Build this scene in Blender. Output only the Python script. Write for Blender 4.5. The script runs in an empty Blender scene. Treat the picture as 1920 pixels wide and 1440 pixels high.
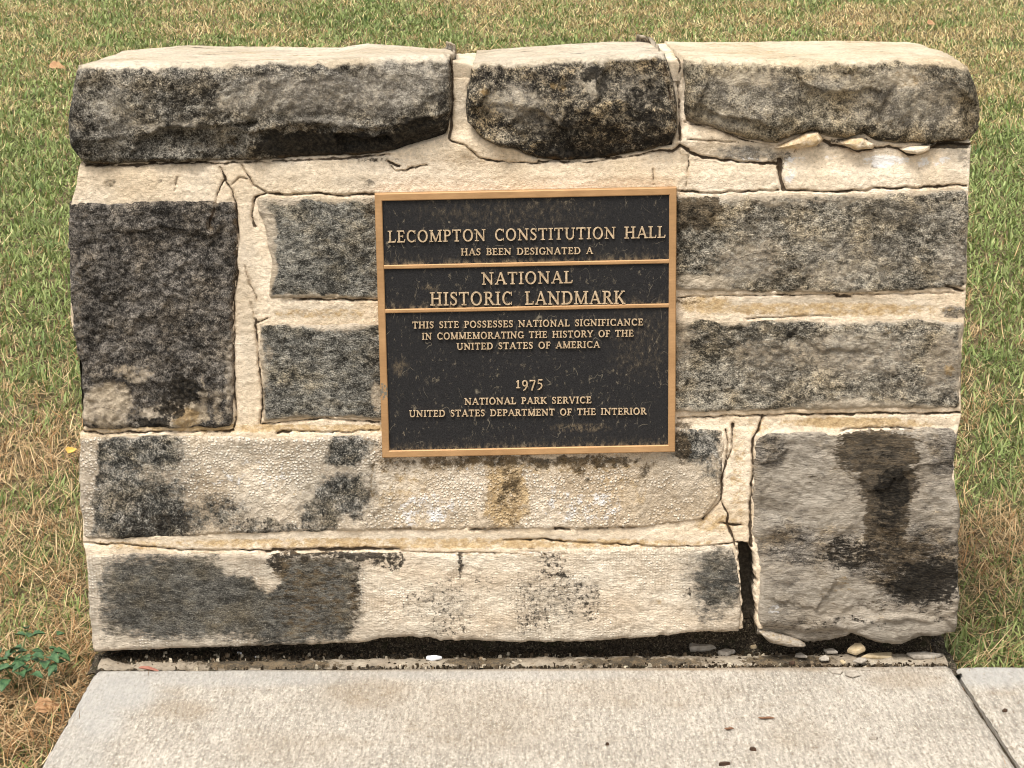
import bpy, math, random
import numpy as np
from mathutils import Vector
random.seed(7); RNG = np.random.default_rng(11)
S = bpy.context.scene; COL = S.collection
R = math.radians
# ------------------------------------------------------------------ camera
FPX = 3600.0; THETA = math.atan((720 + 250) / FPX)
CAMY, CAMH = -2.877, 1.2375
cam = bpy.data.cameras.new('camera'); camo = bpy.data.objects.new('camera', cam); COL.objects.link(camo)
cam.sensor_width = 36; cam.lens = 36 * FPX / 1920; cam.clip_end = 500; cam.clip_start = 0.05
camo.location = (0, CAMY, CAMH); camo.rotation_euler = (math.pi / 2 - THETA, 0, 0)
S.camera = camo
# ------------------------------------------------------------------ sky, sun, exposure
SUN_EL, SUN_AZ = R(64), R(212)          # azimuth clockwise from +Y : light comes from the front left, high up
w = bpy.data.worlds.new('World'); S.world = w; w.use_nodes = True
nt = w.node_tree; nt.nodes.clear()
sky = nt.nodes.new('ShaderNodeTexSky'); sky.sky_type = 'NISHITA'; sky.sun_disc = False
sky.sun_elevation = SUN_EL; sky.sun_rotation = SUN_AZ; sky.dust_density = 4.0; sky.air_density = 1.0; sky.ozone_density = 0.5
hs = nt.nodes.new('ShaderNodeHueSaturation'); hs.inputs['Saturation'].default_value = 0.07
bg = nt.nodes.new('ShaderNodeBackground'); bg.inputs['Strength'].default_value = 0.115
wo = nt.nodes.new('ShaderNodeOutputWorld')
nt.links.new(sky.outputs[0], hs.inputs['Color']); nt.links.new(hs.outputs[0], bg.inputs['Color']); nt.links.new(bg.outputs[0], wo.inputs[0])
sl = bpy.data.lights.new('sun', 'SUN'); sl.energy = 2.0; sl.angle = R(20); sl.color = (1, 0.96, 0.89)
so = bpy.data.objects.new('sun', sl); COL.objects.link(so)
sd = Vector((math.sin(SUN_AZ) * math.cos(SUN_EL), math.cos(SUN_AZ) * math.cos(SUN_EL), math.sin(SUN_EL)))
so.rotation_euler = sd.to_track_quat('Z', 'Y').to_euler(); so.location = (0, 0, 10)
S.view_settings.view_transform = 'Standard'; S.view_settings.look = 'None'; S.view_settings.gamma = 1
S.view_settings.exposure = 0.97
S.cycles.filter_width = 1.0
# ------------------------------------------------------------------ photo pixel -> places
LEAN = R(2.0)
CT, ST = math.cos(THETA), math.sin(THETA)
def raydir(px, py):
    px = np.asarray(px, float); py = np.asarray(py, float)
    a = (px - 960) / FPX; b = (720 - py) / FPX
    return a, CT + b * ST, -ST + b * CT
def W(px, py, w0=0.0):
    """pixel -> (u, v) on the leaning wall face, w0 in front of it"""
    dx, dy, dz = raydir(px, py)
    nY, nZ = -math.cos(LEAN), math.sin(LEAN)
    t = (w0 - (CAMY * nY + CAMH * nZ)) / (dy * nY + dz * nZ)
    y = CAMY + t * dy; z = CAMH + t * dz
    return t * dx, y * math.sin(LEAN) + z * math.cos(LEAN)
def wall(u, v, wv):
    return np.stack([u, v * math.sin(LEAN) - wv * math.cos(LEAN), v * math.cos(LEAN) + wv * math.sin(LEAN)], -1)
def G(px, py, z=0.0):
    """pixel -> point on the horizontal plane z"""
    dx, dy, dz = raydir(px, py); t = (z - CAMH) / dz
    return float(t * dx), float(CAMY + t * dy)
def project(x, y, z):
    ry, rz = y - CAMY, z - CAMH
    d = ry * CT - rz * ST; b = ry * ST + rz * CT
    return 960 + FPX * x / d, 720 - FPX * b / d
# ------------------------------------------------------------------ numpy noise
_perm = RNG.permutation(512); _perm = np.concatenate([_perm, _perm, _perm])
_grad = RNG.normal(size=(512, 3)); _grad /= np.linalg.norm(_grad, axis=1)[:, None]
def perlin(p):
    i = np.floor(p).astype(int); f = p - i; i = i & 511
    u = f * f * f * (f * (f * 6 - 15) + 10)
    out = 0
    for a in (0, 1):
        for b in (0, 1):
            for c in (0, 1):
                h = _perm[_perm[_perm[(i[:, 0] + a) & 511] + ((i[:, 1] + b) & 511)] + ((i[:, 2] + c) & 511)]
                d = f - np.array([a, b, c]); g = (_grad[h] * d).sum(1)
                wt = (u[:, 0] if a else 1 - u[:, 0]) * (u[:, 1] if b else 1 - u[:, 1]) * (u[:, 2] if c else 1 - u[:, 2])
                out = out + g * wt
    return out * 1.6
def fbm(p, sc, oct=4, gain=0.5, seed=0.0):
    p = np.asarray(p, float).reshape(-1, 3) * sc + seed
    o = 0; a = 1.0
    for k in range(oct):
        o = o + a * perlin(p); p = p * 2.03 + 7.1; a *= gain
    return o
def facets(p, sc, seed=0):
    """chipped rock-face: a random tilted plane per jittered cell"""
    q = np.asarray(p, float)[:, :2] * np.array([sc, sc * 1.5]) + seed * 13.7
    ci = np.floor(q).astype(int); best = np.full(len(q), 9e9); val = np.zeros(len(q))
    for a in (-1, 0, 1):
        for b in (-1, 0, 1):
            c = ci + np.array([a, b]); h = _perm[_perm[c[:, 0] & 511] + (c[:, 1] & 511)]
            g = _grad[h]; ctr = c + 0.5 + 0.45 * g[:, :2]
            d = q - ctr; dd = (d ** 2).sum(1); m = dd < best
            pl = g[:, 2] * 0.8 + (d * g[:, :2]).sum(1) * 1.0
            val[m] = pl[m]; best[m] = dd[m]
    return val
def sstep(a, b, x):
    t = np.clip((x - a) / (b - a), 0, 1); return t * t * (3 - 2 * t)
def blobs(px, py, lst, warp=0.0):
    o = np.zeros_like(px)
    if not len(lst): return o
    if warp:
        XX = np.stack([px, py, 0 * px], 1)
        px = px + warp * (15 * fbm(XX, .014, 2) + 9 * fbm(XX, .05, 3, .6)); py = py + warp * (12 * fbm(XX + 50, .014, 2) + 8 * fbm(XX + 90, .05, 3, .6))
    for L in lst:
        cx, cy, rx, ry, s = L[:5]; e = L[5] if len(L) > 5 else 2.4
        q = (np.abs((px - cx) / rx) ** e + np.abs((py - cy) / ry) ** e) ** (1 / e)
        o = np.maximum(o, s * sstep(1.5, 0.5, q))
    return o
def seg_dist(px, py, poly, wid=0.0):
    d = np.full(px.shape, 1e9)
    for (x0, y0), (x1, y1) in zip(poly[:-1], poly[1:]):
        vx, vy = x1 - x0, y1 - y0; L = vx * vx + vy * vy + 1e-9
        t = np.clip(((px - x0) * vx + (py - y0) * vy) / L, 0, 1)
        d = np.minimum(d, np.hypot(px - x0 - t * vx, py - y0 - t * vy))
    return d - wid
def inside(px, py, poly):
    r = np.zeros(px.shape, bool); n = len(poly)
    for i in range(n):
        (x0, y0), (x1, y1) = poly[i], poly[(i + 1) % n]
        if y0 == y1: continue
        c = ((y0 > py) != (y1 > py)) & (px < (x1 - x0) * (py - y0) / (y1 - y0) + x0)
        r ^= c
    return r
# ------------------------------------------------------------------ objects
def thing(name, label, cat, loc=(0, 0, 0), group=None):
    o = bpy.data.objects.new(name, None); COL.objects.link(o); o.location = loc
    o.empty_display_size = 0.05
    o['label'] = label; o['category'] = cat
    if group: o['group'] = group
    return o
def tag(o, label, cat, group=None):
    o['label'] = label; o['category'] = cat
    if group: o['group'] = group
    return o
def structure(o): o['kind'] = 'structure'; return o
def mesh(name, V, F, mat, parent=None, attrs=None, smooth=True, loc=None):
    """F: list of (n,k) int arrays; V in world space, stored relative to the parent / loc"""
    V = np.asarray(V, np.float32).reshape(-1, 3)
    off = np.array(parent.location if parent else (loc if loc is not None else (0, 0, 0)), np.float32)
    if parent and parent.parent: off = off + np.array(parent.parent.location, np.float32)
    me = bpy.data.meshes.new(name)
    F = [np.asarray(f, np.int32) for f in F if len(f)]
    me.vertices.add(len(V)); me.vertices.foreach_set('co', (V - off).ravel())
    nl = sum(f.size for f in F); npoly = sum(len(f) for f in F)
    me.loops.add(nl); me.loops.foreach_set('vertex_index', np.concatenate([f.ravel() for f in F]))
    me.polygons.add(npoly)
    tot = np.concatenate([np.full(len(f), f.shape[1], np.int32) for f in F])
    st = np.concatenate([[0], np.cumsum(tot)[:-1]]).astype(np.int32)
    me.polygons.foreach_set('loop_start', st); me.polygons.foreach_set('loop_total', tot)
    me.update(calc_edges=True); me.validate()
    me.polygons.foreach_set('use_smooth', np.full(len(me.polygons), smooth))
    for k, a in (attrs or {}).items():
        a = np.asarray(a, np.float32)
        if a.ndim == 1:
            at = me.attributes.new(k, 'FLOAT', 'POINT'); at.data.foreach_set('value', a)
        else:
            at = me.attributes.new(k, 'FLOAT_COLOR', 'POINT'); at.data.foreach_set('color', a.ravel())
    me.materials.append(mat)
    o = bpy.data.objects.new(name, me); COL.objects.link(o)
    if parent: o.parent = parent
    elif loc is not None: o.location = loc
    return o
# ------------------------------------------------------------------ node helper
class NT:
    def __init__(s, name):
        s.m = bpy.data.materials.new(name); s.m.use_nodes = True; s.t = s.m.node_tree
        s.b = s.t.nodes['Principled BSDF']; s.tc = s.t.nodes.new('ShaderNodeTexCoord').outputs['Object']
    def put(s, sock, v):
        if isinstance(v, bpy.types.NodeSocket): s.t.links.new(v, sock)
        elif isinstance(v, (tuple, list)) and len(v) == 3 and sock.type == 'RGBA': sock.default_value = (*v, 1)
        else: sock.default_value = v
    def node(s, t, **kw):
        n = s.t.nodes.new(t)
        for k, v in kw.items(): setattr(n, k, v)
        return n
    def map(s, scale=(1, 1, 1), loc=(0, 0, 0), rot=(0, 0, 0), vec=None):
        n = s.node('ShaderNodeMapping'); s.put(n.inputs['Vector'], vec or s.tc)
        n.inputs['Scale'].default_value = scale; n.inputs['Location'].default_value = loc; n.inputs['Rotation'].default_value = rot
        return n.outputs[0]
    def noise(s, scale, detail=4, rough=0.55, vec=None, dist=0.0):
        n = s.node('ShaderNodeTexNoise'); s.put(n.inputs['Vector'], vec or s.tc)
        n.inputs['Scale'].default_value = scale; n.inputs['Detail'].default_value = detail
        n.inputs['Roughness'].default_value = rough; n.inputs['Distortion'].default_value = dist
        return n.outputs[0]
    def vor(s, scale, vec=None, feature='F1', rnd=1.0):
        n = s.node('ShaderNodeTexVoronoi', feature=feature); s.put(n.inputs['Vector'], vec or s.tc)
        n.inputs['Scale'].default_value = scale; n.inputs['Randomness'].default_value = rnd
        return n.outputs['Distance']
    def mr(s, v, a, b, c=0.0, d=1.0, smooth=False):
        n = s.node('ShaderNodeMapRange', interpolation_type='SMOOTHSTEP' if smooth else 'LINEAR')
        s.put(n.inputs[0], v)
        for i, x in enumerate((a, b, c, d)): s.put(n.inputs[i + 1], x)
        return n.outputs[0]
    def math(s, op, a, b=0.0, clamp=False):
        n = s.node('ShaderNodeMath', operation=op, use_clamp=clamp); s.put(n.inputs[0], a); s.put(n.inputs[1], b); return n.outputs[0]
    def mix(s, f, a, b, mode='MIX'):
        n = s.node('ShaderNodeMix', data_type='RGBA', blend_type=mode)
        s.put(n.inputs[0], f); s.put(n.inputs[6], a); s.put(n.inputs[7], b); return n.outputs[2]
    def scale(s, c, f):
        n = s.node('ShaderNodeVectorMath', operation='SCALE'); s.put(n.inputs[0], c); s.put(n.inputs['Scale'], f); return n.outputs[0]
    def attr(s, name, col=False):
        n = s.node('ShaderNodeAttribute', attribute_name=name); return n.outputs['Color' if col else 'Fac']
    def bump(s, h, strength=0.5, dist=0.01, normal=None):
        n = s.node('ShaderNodeBump'); n.inputs['Strength'].default_value = strength; n.inputs['Distance'].default_value = dist
        s.put(n.inputs['Height'], h)
        if normal is not None: s.put(n.inputs['Normal'], normal)
        return n.outputs[0]
    def done(s, col, rough=0.9, normal=None, metal=0.0, spec=0.3):
        s.put(s.b.inputs['Base Color'], col); s.put(s.b.inputs['Roughness'], rough); s.put(s.b.inputs['Metallic'], metal)
        s.b.inputs['Specular IOR Level'].default_value = spec
        if normal is not None: s.put(s.b.inputs['Normal'], normal)
        return s.m
# ------------------------------------------------------------------ materials
def stone_mat(name, light=((.50, .40, .28), (.62, .52, .40)), dark=((.020, .018, .015), (.085, .078, .068), (.26, .235, .20)),
              scale=1.0, strata=0.0, dots=0.0, bump=0.6, seed=0.0, mott=1.0, pepper=.45, dotsc=205, dotr=.32, pits=.59, olive=.8, hmid=.8, hgrit=.16, over=True):
    n = NT(name)
    P = n.map((scale, scale, scale * (1 + 2.5 * strata)), (seed, seed * 2, seed * 3))
    big = n.noise(9, 3, .55, P); mid = n.noise(38, 5, .68, P, .3); fine = n.noise(150, 4, .7, P); grit = n.noise(420, 2, .6, P)
    wig = n.noise(70, 6, .75, P)
    # light limestone / mortar
    lc = n.mix(n.mr(big, .35, .65), light[0], light[1])
    lc = n.mix(n.mr(mid, .50, .72, 0, .55), lc, tuple(x * .62 for x in light[0]))
    lc = n.scale(lc, n.mr(fine, .3, .7, .74, 1.22))
    # grey weathered skin, strongly mottled
    hi = n.noise(78, 6, .74, P, .4)
    amp = lambda v, k: n.math('MULTIPLY', n.math('SUBTRACT', v, .5), k)
    f1 = n.math('ADD', n.math('ADD', amp(mid, .55), amp(hi, .85)), n.math('ADD', amp(grit, .45), n.math('ADD', amp(big, .35), .5)))
    dc = n.mix(n.mr(f1, .5 - .13 * mott, .5), dark[0], dark[1])
    dc = n.mix(n.mr(f1, .50, .5 + .17 * mott), dc, dark[2])
    ol = n.mr(n.noise(17, 4, .65, n.map((1, 1, 1.3), (seed, 4, seed))), .46, .64, 0, olive)
    dc = n.mix(ol, dc, n.mix(1.0, dc, (1.35, 1.10, .70), 'MULTIPLY'))
    pit = n.mr(n.noise(105, 3, .6, n.map((scale, scale, scale), (seed + 5, 3, 1))), pits + .02, pits + .09)
    dc = n.mix(n.math('MULTIPLY', pit, .8), dc, tuple(x * .8 for x in dark[0]))
    dc = n.scale(dc, n.mr(grit, .3, .7, .6, 1.4))
    def mask(name, k=1.0, lo=.38, hi=.62, tex=None):
        v = n.math('ADD', n.attr(name), n.math('MULTIPLY', n.math('SUBTRACT', tex or wig, .5), k))
        return n.mr(v, lo, hi, 0, 1, True)
    stip = n.math('ADD', n.math('MULTIPLY', wig, .5), n.math('ADD', n.math('MULTIPLY', fine, .32), n.math('MULTIPLY', grit, .18)))
    dm = mask('dark', 2.6, .22, .78, stip)
    salt = n.mr(n.noise(330, 2, .6, n.map((scale, scale, scale), (3, seed, 9))), .64, .72); dc = n.mix(n.math('MULTIPLY', salt, .55), dc, (.42, .38, .32))
    pep = n.mr(n.noise(290, 3, .65, n.map((1, 1, 1), (9, seed, 2))), .62, .70); lc = n.mix(n.math('MULTIPLY', pep, pepper), lc, (.20, .145, .085))
    wash_ = lambda c: n.mix(n.math('MULTIPLY', mask('wash', 1.1, .2, .8, stip), .72), c, n.mix(n.mr(f1, .42, .58), (.19, .165, .135), (.36, .32, .26)))
    col = n.mix(dm, lc if over else wash_(lc), dc)
    h = n.math('ADD', n.math('MULTIPLY', mid, hmid), n.math('ADD', n.math('ADD', n.math('MULTIPLY', fine, .4), n.math('MULTIPLY', hi, .875 * hmid)), n.math('MULTIPLY', grit, hgrit)))
    if dots:
        # tooled face: rows of small raised points
        wv = n.map((1, 0, 1))
        dv = n.node('ShaderNodeVectorMath', operation='ADD'); n.put(dv.inputs[0], wv)
        nz = n.node('ShaderNodeTexNoise'); nz.inputs['Scale'].default_value = 30; n.put(nz.inputs['Vector'], n.tc)
        n.put(dv.inputs[1], n.scale(nz.outputs['Color'], .006))
        vd = n.vor(dotsc, dv.outputs[0], rnd=dotr)
        dotm = n.mr(vd, .15, .48, 1, 0, True)
        amt = n.math('MULTIPLY', n.mr(n.noise(14, 3, .6), .42, .58, .15, 1.0), dots)
        lightm = n.math('SUBTRACT', 1.0, dm)
        amt = n.math('MULTIPLY', amt, lightm)
        col = n.mix(n.math('MULTIPLY', n.math('MULTIPLY', dotm, amt), .75), col, (.84, .77, .66))
        col = n.mix(n.math('MULTIPLY', n.mr(vd, .5, .75), n.math('MULTIPLY', amt, .45)), col, (.24, .17, .105))
        h = n.math('ADD', h, n.math('MULTIPLY', n.math('MULTIPLY', dotm, amt), .5))
    if over: col = wash_(col)
    col = n.mix(n.math('MULTIPLY', mask('ochre', 1.0), .75), col, n.mix(n.mr(fine, .35, .65), (.30, .185, .07), (.52, .36, .17)))
    col = n.mix(n.math('MULTIPLY', mask('brown', 1.3), .85), col, n.mix(n.mr(f1, .42, .6), (.022, .016, .009), (.12, .082, .043)))
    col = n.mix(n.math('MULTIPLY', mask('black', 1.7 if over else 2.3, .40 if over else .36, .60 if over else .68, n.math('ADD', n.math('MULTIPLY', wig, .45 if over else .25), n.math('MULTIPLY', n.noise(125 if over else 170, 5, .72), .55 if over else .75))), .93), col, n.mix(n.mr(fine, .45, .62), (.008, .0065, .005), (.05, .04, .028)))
    col = n.mix(n.math('MULTIPLY', mask('white', 1.7, .42, .6), .8), col, (.74, .71, .68))
    ck = n.mr(n.math('ADD', n.attr('crack_shade'), n.math('MULTIPLY', n.math('SUBTRACT', mid, .45), 10.0)), -.2, 1.5, 1, 0, True)
    col = n.mix(n.math('MULTIPLY', n.mr(n.attr('crack_shade'), 1, 8, .42, 0), n.mr(wig, .45, .6)), col, (.26, .16, .07))
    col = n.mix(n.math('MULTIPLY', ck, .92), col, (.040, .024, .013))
    nor = n.bump(h, min(1.0, bump * 1.15), .014)
    return n.done(col, .92, nor, spec=.2)
M_CAP = stone_mat('weathered_cap_stone', pits=.55, light=((.58, .475, .34), (.74, .64, .50)), dark=((.028, .024, .0185), (.145, .130, .107), (.38, .34, .275)), seed=1.3, bump=.8, olive=.35)
M_CAPB = stone_mat('speckled_cap_stone', pits=.53, light=((.58, .475, .34), (.74, .64, .50)), dark=((.014, .0112, .0085), (.105, .089, .067), (.42, .35, .25)), seed=8.3, bump=.85, mott=.9, olive=.5)
M_CAPC = stone_mat('olive_cap_stone', pits=.56, light=((.58, .455, .30), (.72, .61, .45)), dark=((.042, .034, .022), (.185, .157, .112), (.42, .35, .245)), seed=4.1, bump=.75, olive=.35)
M_DARK = stone_mat('dark_block_stone', pits=.54, dark=((.026, .0225, .019), (.122, .107, .092), (.28, .245, .205)), seed=2.2, scale=1.15, bump=.95, olive=.25)
M_GREY = stone_mat('grey_block_stone', dark=((.038, .0355, .030), (.165, .155, .132), (.39, .36, .30)), seed=3.7, strata=.2, bump=.85, olive=.4)
M_PALE = stone_mat('pale_grey_block_stone', pits=.56, light=((.50, .40, .28), (.62, .52, .395)), dark=((.042, .037, .028), (.220, .196, .155), (.55, .485, .38)), seed=5.9, strata=.2, bump=.9, olive=.4)
M_STRATA = stone_mat('banded_block_stone', light=((.50, .42, .325), (.62, .54, .44)), dark=((.036, .031, .026), (.195, .170, .142), (.50, .435, .355)), seed=6.4, strata=.9, bump=.95, olive=.5)
M_TOOL = stone_mat('tooled_limestone', light=((.56, .44, .305), (.72, .61, .475)), dark=((.014, .0133, .0115), (.092, .087, .075), (.34, .308, .26)), seed=7.5, over=False, dots=1.0, bump=.65, dotsc=190, dotr=.75, olive=.4)
M_TOOL2 = stone_mat('fine_tooled_limestone', light=((.64, .52, .385), (.76, .66, .525)), dark=((.040, .037, .031), (.092, .086, .074), (.165, .152, .126)), seed=9.1, over=False, dots=.9, strata=.5, bump=.6, olive=.4)
M_LIP = stone_mat('dirty_mortar', light=((.24, .19, .135), (.40, .34, .26)), seed=15.0, bump=.5, pepper=.8)
M_MORTAR = stone_mat('cream_mortar', light=((.62, .49, .34), (.74, .62, .475)), seed=11.0, strata=.1, bump=.3, pepper=.6, hmid=.2, hgrit=.45)
# ------------------------------------------------------------------ cracks and painted contact shadow lines (photo pixels), half width
CR = [
 ([(160,311),(270,309),(400,306),(500,304),(600,300),(670,297),(730,290)],1.6), ([(1010,303),(1100,306),(1180,295),(1225,286)],1.4), ([(1283,228),(1340,242),(1400,264),(1450,273)],.4),  # dark lines along the cap bottoms: contact shadow painted like cracks
 ([(1400,1180),(1290,1190)],.2),
 ([(413,313),(423,333),(433,357),(440,380),(444,400),(446,460),(443,527),(437,563),(440,597),(438,680),(441,780),(437,803)],1.0),
 ([(423,333),(412,350),(405,380)],.5), ([(453,310),(462,330),(477,347),(498,362)],1.0), ([(433,347),(447,333),(462,337)],.5),
 ([(478,423),(473,407),(475,393),(477,370),(500,363),(543,367),(597,363),(633,368),(703,363)],1.6),
 ([(402,387),(395,410),(393,427)],1.6), ([(480,600),(483,663),(488,713),(493,747),(488,793)],1.3), ([(480,607),(500,597)],.5),
 ([(547,560),(620,562),(707,563)],1.4), ([(490,795),(600,786),(710,792)],1.0),
 ([(150,807),(190,813),(233,812),(327,810),(400,809),(436,808)],1.2), ([(520,811),(547,808)],2.5), ([(547,808),(640,812),(712,806)],.3),
 ([(1270,786),(1340,782),(1430,780),(1473,778),(1573,777),(1657,774),(1707,777),(1803,775)],1.3),
 ([(1430,780),(1422,807),(1411,822),(1413,863),(1407,947),(1407,1000),(1408,1022)],1.9),
 ([(1360,807),(1365,830),(1360,863),(1355,913),(1352,940),(1317,973)],1.0), ([(1375,797),(1373,840),(1363,863),(1355,897),(1352,940)],1.6),
 ([(1353,940),(1365,963),(1363,980),(1373,1007),(1383,1033)],1.2), ([(1350,981),(1390,985)],1.2),
 ([(157,1018),(240,1022),(333,1030),(420,1031),(500,1031)],.5), ([(500,1033),(580,1031),(667,1030),(748,1030)],2.4),
 ([(748,1034),(850,1037),(960,1038),(1060,1037)],.4), ([(947,1013),(1027,1013),(1120,1018),(1293,1026),(1385,1018)],.6),
 ([(733,992),(770,992)],1.2), ([(880,995),(940,993)],1.2), ([(1040,991),(1068,992)],1.2), ([(1095,992),(1140,990)],1.2), ([(1160,990),(1195,989)],1.0),
 ([(846,104),(848,140),(847,190),(847,235),(842,258)],2.0), ([(1263,96),(1275,120),(1272,147),(1273,193),(1275,262)],1.8),
 ([(1246,120),(1255,173),(1267,207),(1265,230),(1253,247)],1.2),
 ([(1225,285),(1262,283),(1277,273),(1300,290),(1350,300),(1427,307),(1457,308)],2.2), ([(1463,300),(1463,325),(1470,355)],4.2),
 ([(1470,357),(1553,360),(1623,358),(1640,353),(1720,352),(1813,347)],1.3), ([(1273,357),(1333,362),(1373,360),(1460,358)],1.0),
 ([(1533,258),(1560,273),(1607,284),(1640,279),(1670,274),(1707,291),(1753,277),(1762,270),(1827,270)],2.4),
 ([(843,260),(873,273),(900,297),(953,307),(1013,306)],.8), ([(725,305),(748,312)],1.5), ([(733,312),(740,320),(760,320),(800,310)],.8),
 ([(1293,290),(1290,325),(1287,352)],.2), ([(1225,318),(1226,345)],.2), ([(331,330),(328,358)],0.),
 ([(470,565),(476,600)],.4), ([(460,500),(470,540),(480,560)],.4), ([(1568,556),(1596,556)],2.0), ([(1272,558),(1330,556),(1500,553),(1790,551)],.3),
 ([(1774,537),(1806,547)],2.2), ([(1400,598),(1560,592)],.1), ([(1580,808),(1640,803),(1690,803),(1712,807)],.8),
 ([(1455,275),(1530,262)],.5), ([(1500,262),(1490,285)],.3), ([(1290,262),(1380,266)],.2),
]
EDGEBITS = [(1400,1110,14,88,1.,4)]
# ------------------------------------------------------------------ wall parts
TOPLINE = [(130,150),(150,118),(190,97),(280,88),(350,83),(500,86),(640,87),(690,80),(760,84),(845,90),(900,92),(1000,85),(1100,79),(1200,74),(1290,76),(1400,77),(1560,74),(1700,77),(1760,86),(1800,105),(1845,150)]
DEPTH = 0.37
wall_t = thing('stone_wall', 'low freestanding wall of weathered limestone blocks with pale cracked mortar joints', 'wall', (0, .18, 0))
def resample(poly, n):
    p = np.array(poly, float); d = np.r_[0, np.cumsum(np.hypot(*np.diff(p, axis=0).T))]; t = np.linspace(0, d[-1], n)
    return np.stack([np.interp(t, d, p[:, 0]), np.interp(t, d, p[:, 1])], 1)
def crack_shade_field(px, py, pad=12):
    o = np.full(px.shape, 9.0); XX = np.stack([px, py, 0 * px], 1)
    px = px + 2.6 * fbm(XX, .035, 3, .6); py = py + 2.6 * fbm(XX + 77, .035, 3, .6)
    for poly, wd in CR:
        a = np.array(poly); m = (px > a[:, 0].min() - pad) & (px < a[:, 0].max() + pad) & (py > a[:, 1].min() - pad) & (py < a[:, 1].max() + pad)
        if m.any(): o[m] = np.minimum(o[m], seg_dist(px[m], py[m], poly, wd * .95))
    return np.clip(o, -4, 9)
STONES = []
def stone(name, label, top, bot, left, right, mat, w0=0.0, r=.010, amp=(.003, .002, .001), fac=0.0, d0=.95, edge=0.0, light=(), darkb=(), ochre=(), brown=(), black=(), white=(), wash=(),
          depth=DEPTH, cap=False, shape=None, seed=0.0, jit=1.4, step=.0025, register=True):
    wpx = abs(top[-1][0] - top[0][0]); hpx = abs(bot[0][1] - top[0][1])
    nS = max(6, int(wpx / 1232 / step)); nT = max(6, int(hpx / 1232 / step))
    left = [top[0]] + list(left) + [bot[0]]; right = [top[-1]] + list(right) + [bot[-1]]
    def bnd(poly, n, k):
        q = resample(poly, n); t = np.linspace(0, 1, n); fade = np.minimum(1, np.sin(np.pi * t) * 6)
        zz = np.stack([q[:, 0] * .012, q[:, 1] * .012, np.full(n, seed + k)], 1)
        q[:, 0] += jit * 1.6 * fbm(zz, 3.0, 4, .6) * fade; q[:, 1] += jit * 1.6 * fbm(zz + 31, 3.0, 4, .6) * fade
        return q
    T, B = bnd(top, nS, 1.1), bnd(bot, nS, 2.2); L, Rr = bnd(left, nT, 3.3), bnd(right, nT, 4.4)
    s = np.linspace(0, 1, nS)[None, :, None]; t = np.linspace(0, 1, nT)[:, None, None]
    P = (1 - t) * T[None] + t * B[None] + (1 - s) * L[:, None] + s * Rr[:, None] \
        - ((1 - s) * (1 - t) * T[0] + s * (1 - t) * T[-1] + (1 - s) * t * B[0] + s * t * B[-1])
    px, py = P[..., 0].ravel(), P[..., 1].ravel()
    poly = [tuple(x) for x in np.concatenate([T[::4], Rr[::4], B[::-4], L[::-4]])]
    if register: STONES.append((poly, .5 if cap else 6.0))
    u, v = W(px, py, w0)
    ww = (np.hypot(*(P[:, -1] - P[:, 0]).T) / 1232)[:, None]; hh = (np.hypot(*(P[-1] - P[0]).T) / 1232)[None, :]
    s2, t2 = s[..., 0], t[..., 0]
    ds = np.minimum(s2, 1 - s2) * ww; dt = np.minimum(t2, 1 - t2) * hh
    de = np.minimum(ds, dt).ravel()
    dc = np.where((ds < r) & (dt < r), r - np.hypot(r - ds, r - dt), np.minimum(ds, dt)).ravel()
    q = np.clip(dc / r, 0, 1); drop = r * (1 - np.sqrt(np.clip(1 - (1 - q) ** 2, 0, 1)))
    X = np.stack([u, v, np.full_like(u, seed)], 1)
    inner = sstep(0, .03, de)
    f = amp[0] * fbm(X, 9, 3) + amp[1] * fbm(X, 33, 4, .55) + amp[2] * fbm(X, 120, 3, .6)
    if fac: f = f + fac * facets(X + .02 * np.stack([fbm(X, 14, 3), fbm(X + 9, 14, 3), 0 * u], 1), 6.5, seed) * inner
    wv = w0 - drop + f
    if shape is not None: wv = wv + shape(px, py)
    ck = crack_shade_field(px, py)
    wv = wv - .004 * sstep(2.0, -1.0, ck)
    V = wall(u, v, wv)
    grid = np.arange(nS * nT).reshape(nT, nS)
    faces = [np.stack([grid[:-1, :-1], grid[1:, :-1], grid[1:, 1:], grid[:-1, 1:]], -1).reshape(-1, 4)]
    dk = np.full_like(px, d0)
    if darkb: dk = np.maximum(dk, blobs(px, py, darkb, .8))
    if light: dk = dk - blobs(px, py, light, .8)
    if edge: dk = dk - sstep(edge, 0, de + .006 * fbm(X, 25, 3)) * .9
    topd = (t2 * hh + 0 * s2).ravel()
    if cap: dk = dk - 1.1 * sstep(.014, -.002, topd + .0045 * fbm(X, 30, 4, .6))
    at = {'dark': dk, 'ochre': blobs(px, py, ochre, .8), 'brown': blobs(px, py, brown, .8), 'black': blobs(px, py, black, .8), 'white': blobs(px, py, white, .8), 'wash': blobs(px, py, wash, .8), 'crack_shade': ck}
    # sides: the outline carried back through the wall
    loop = np.concatenate([grid[0, :], grid[1:, -1], grid[-1, -2::-1], grid[-2:0, 0]])
    nl = len(loop); side = np.zeros((nl, 2)); side[:nS, 1] = 1; side[nS:nS + nT - 1, 0] = 1
    side[nS + nT - 1:nS + nT - 1 + nS - 1, 1] = -1; side[nS + nT - 1 + nS - 1:, 0] = -1
    istop = side[:, 1] > 0
    K = int(depth / (.006 if cap else .012)); base = V[loop]; prev = loop; Vs = [V]; cnt = len(V); acc = {k: [a] for k, a in at.items()}
    if cap:
        tx = np.array(TOPLINE, float)
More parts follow.
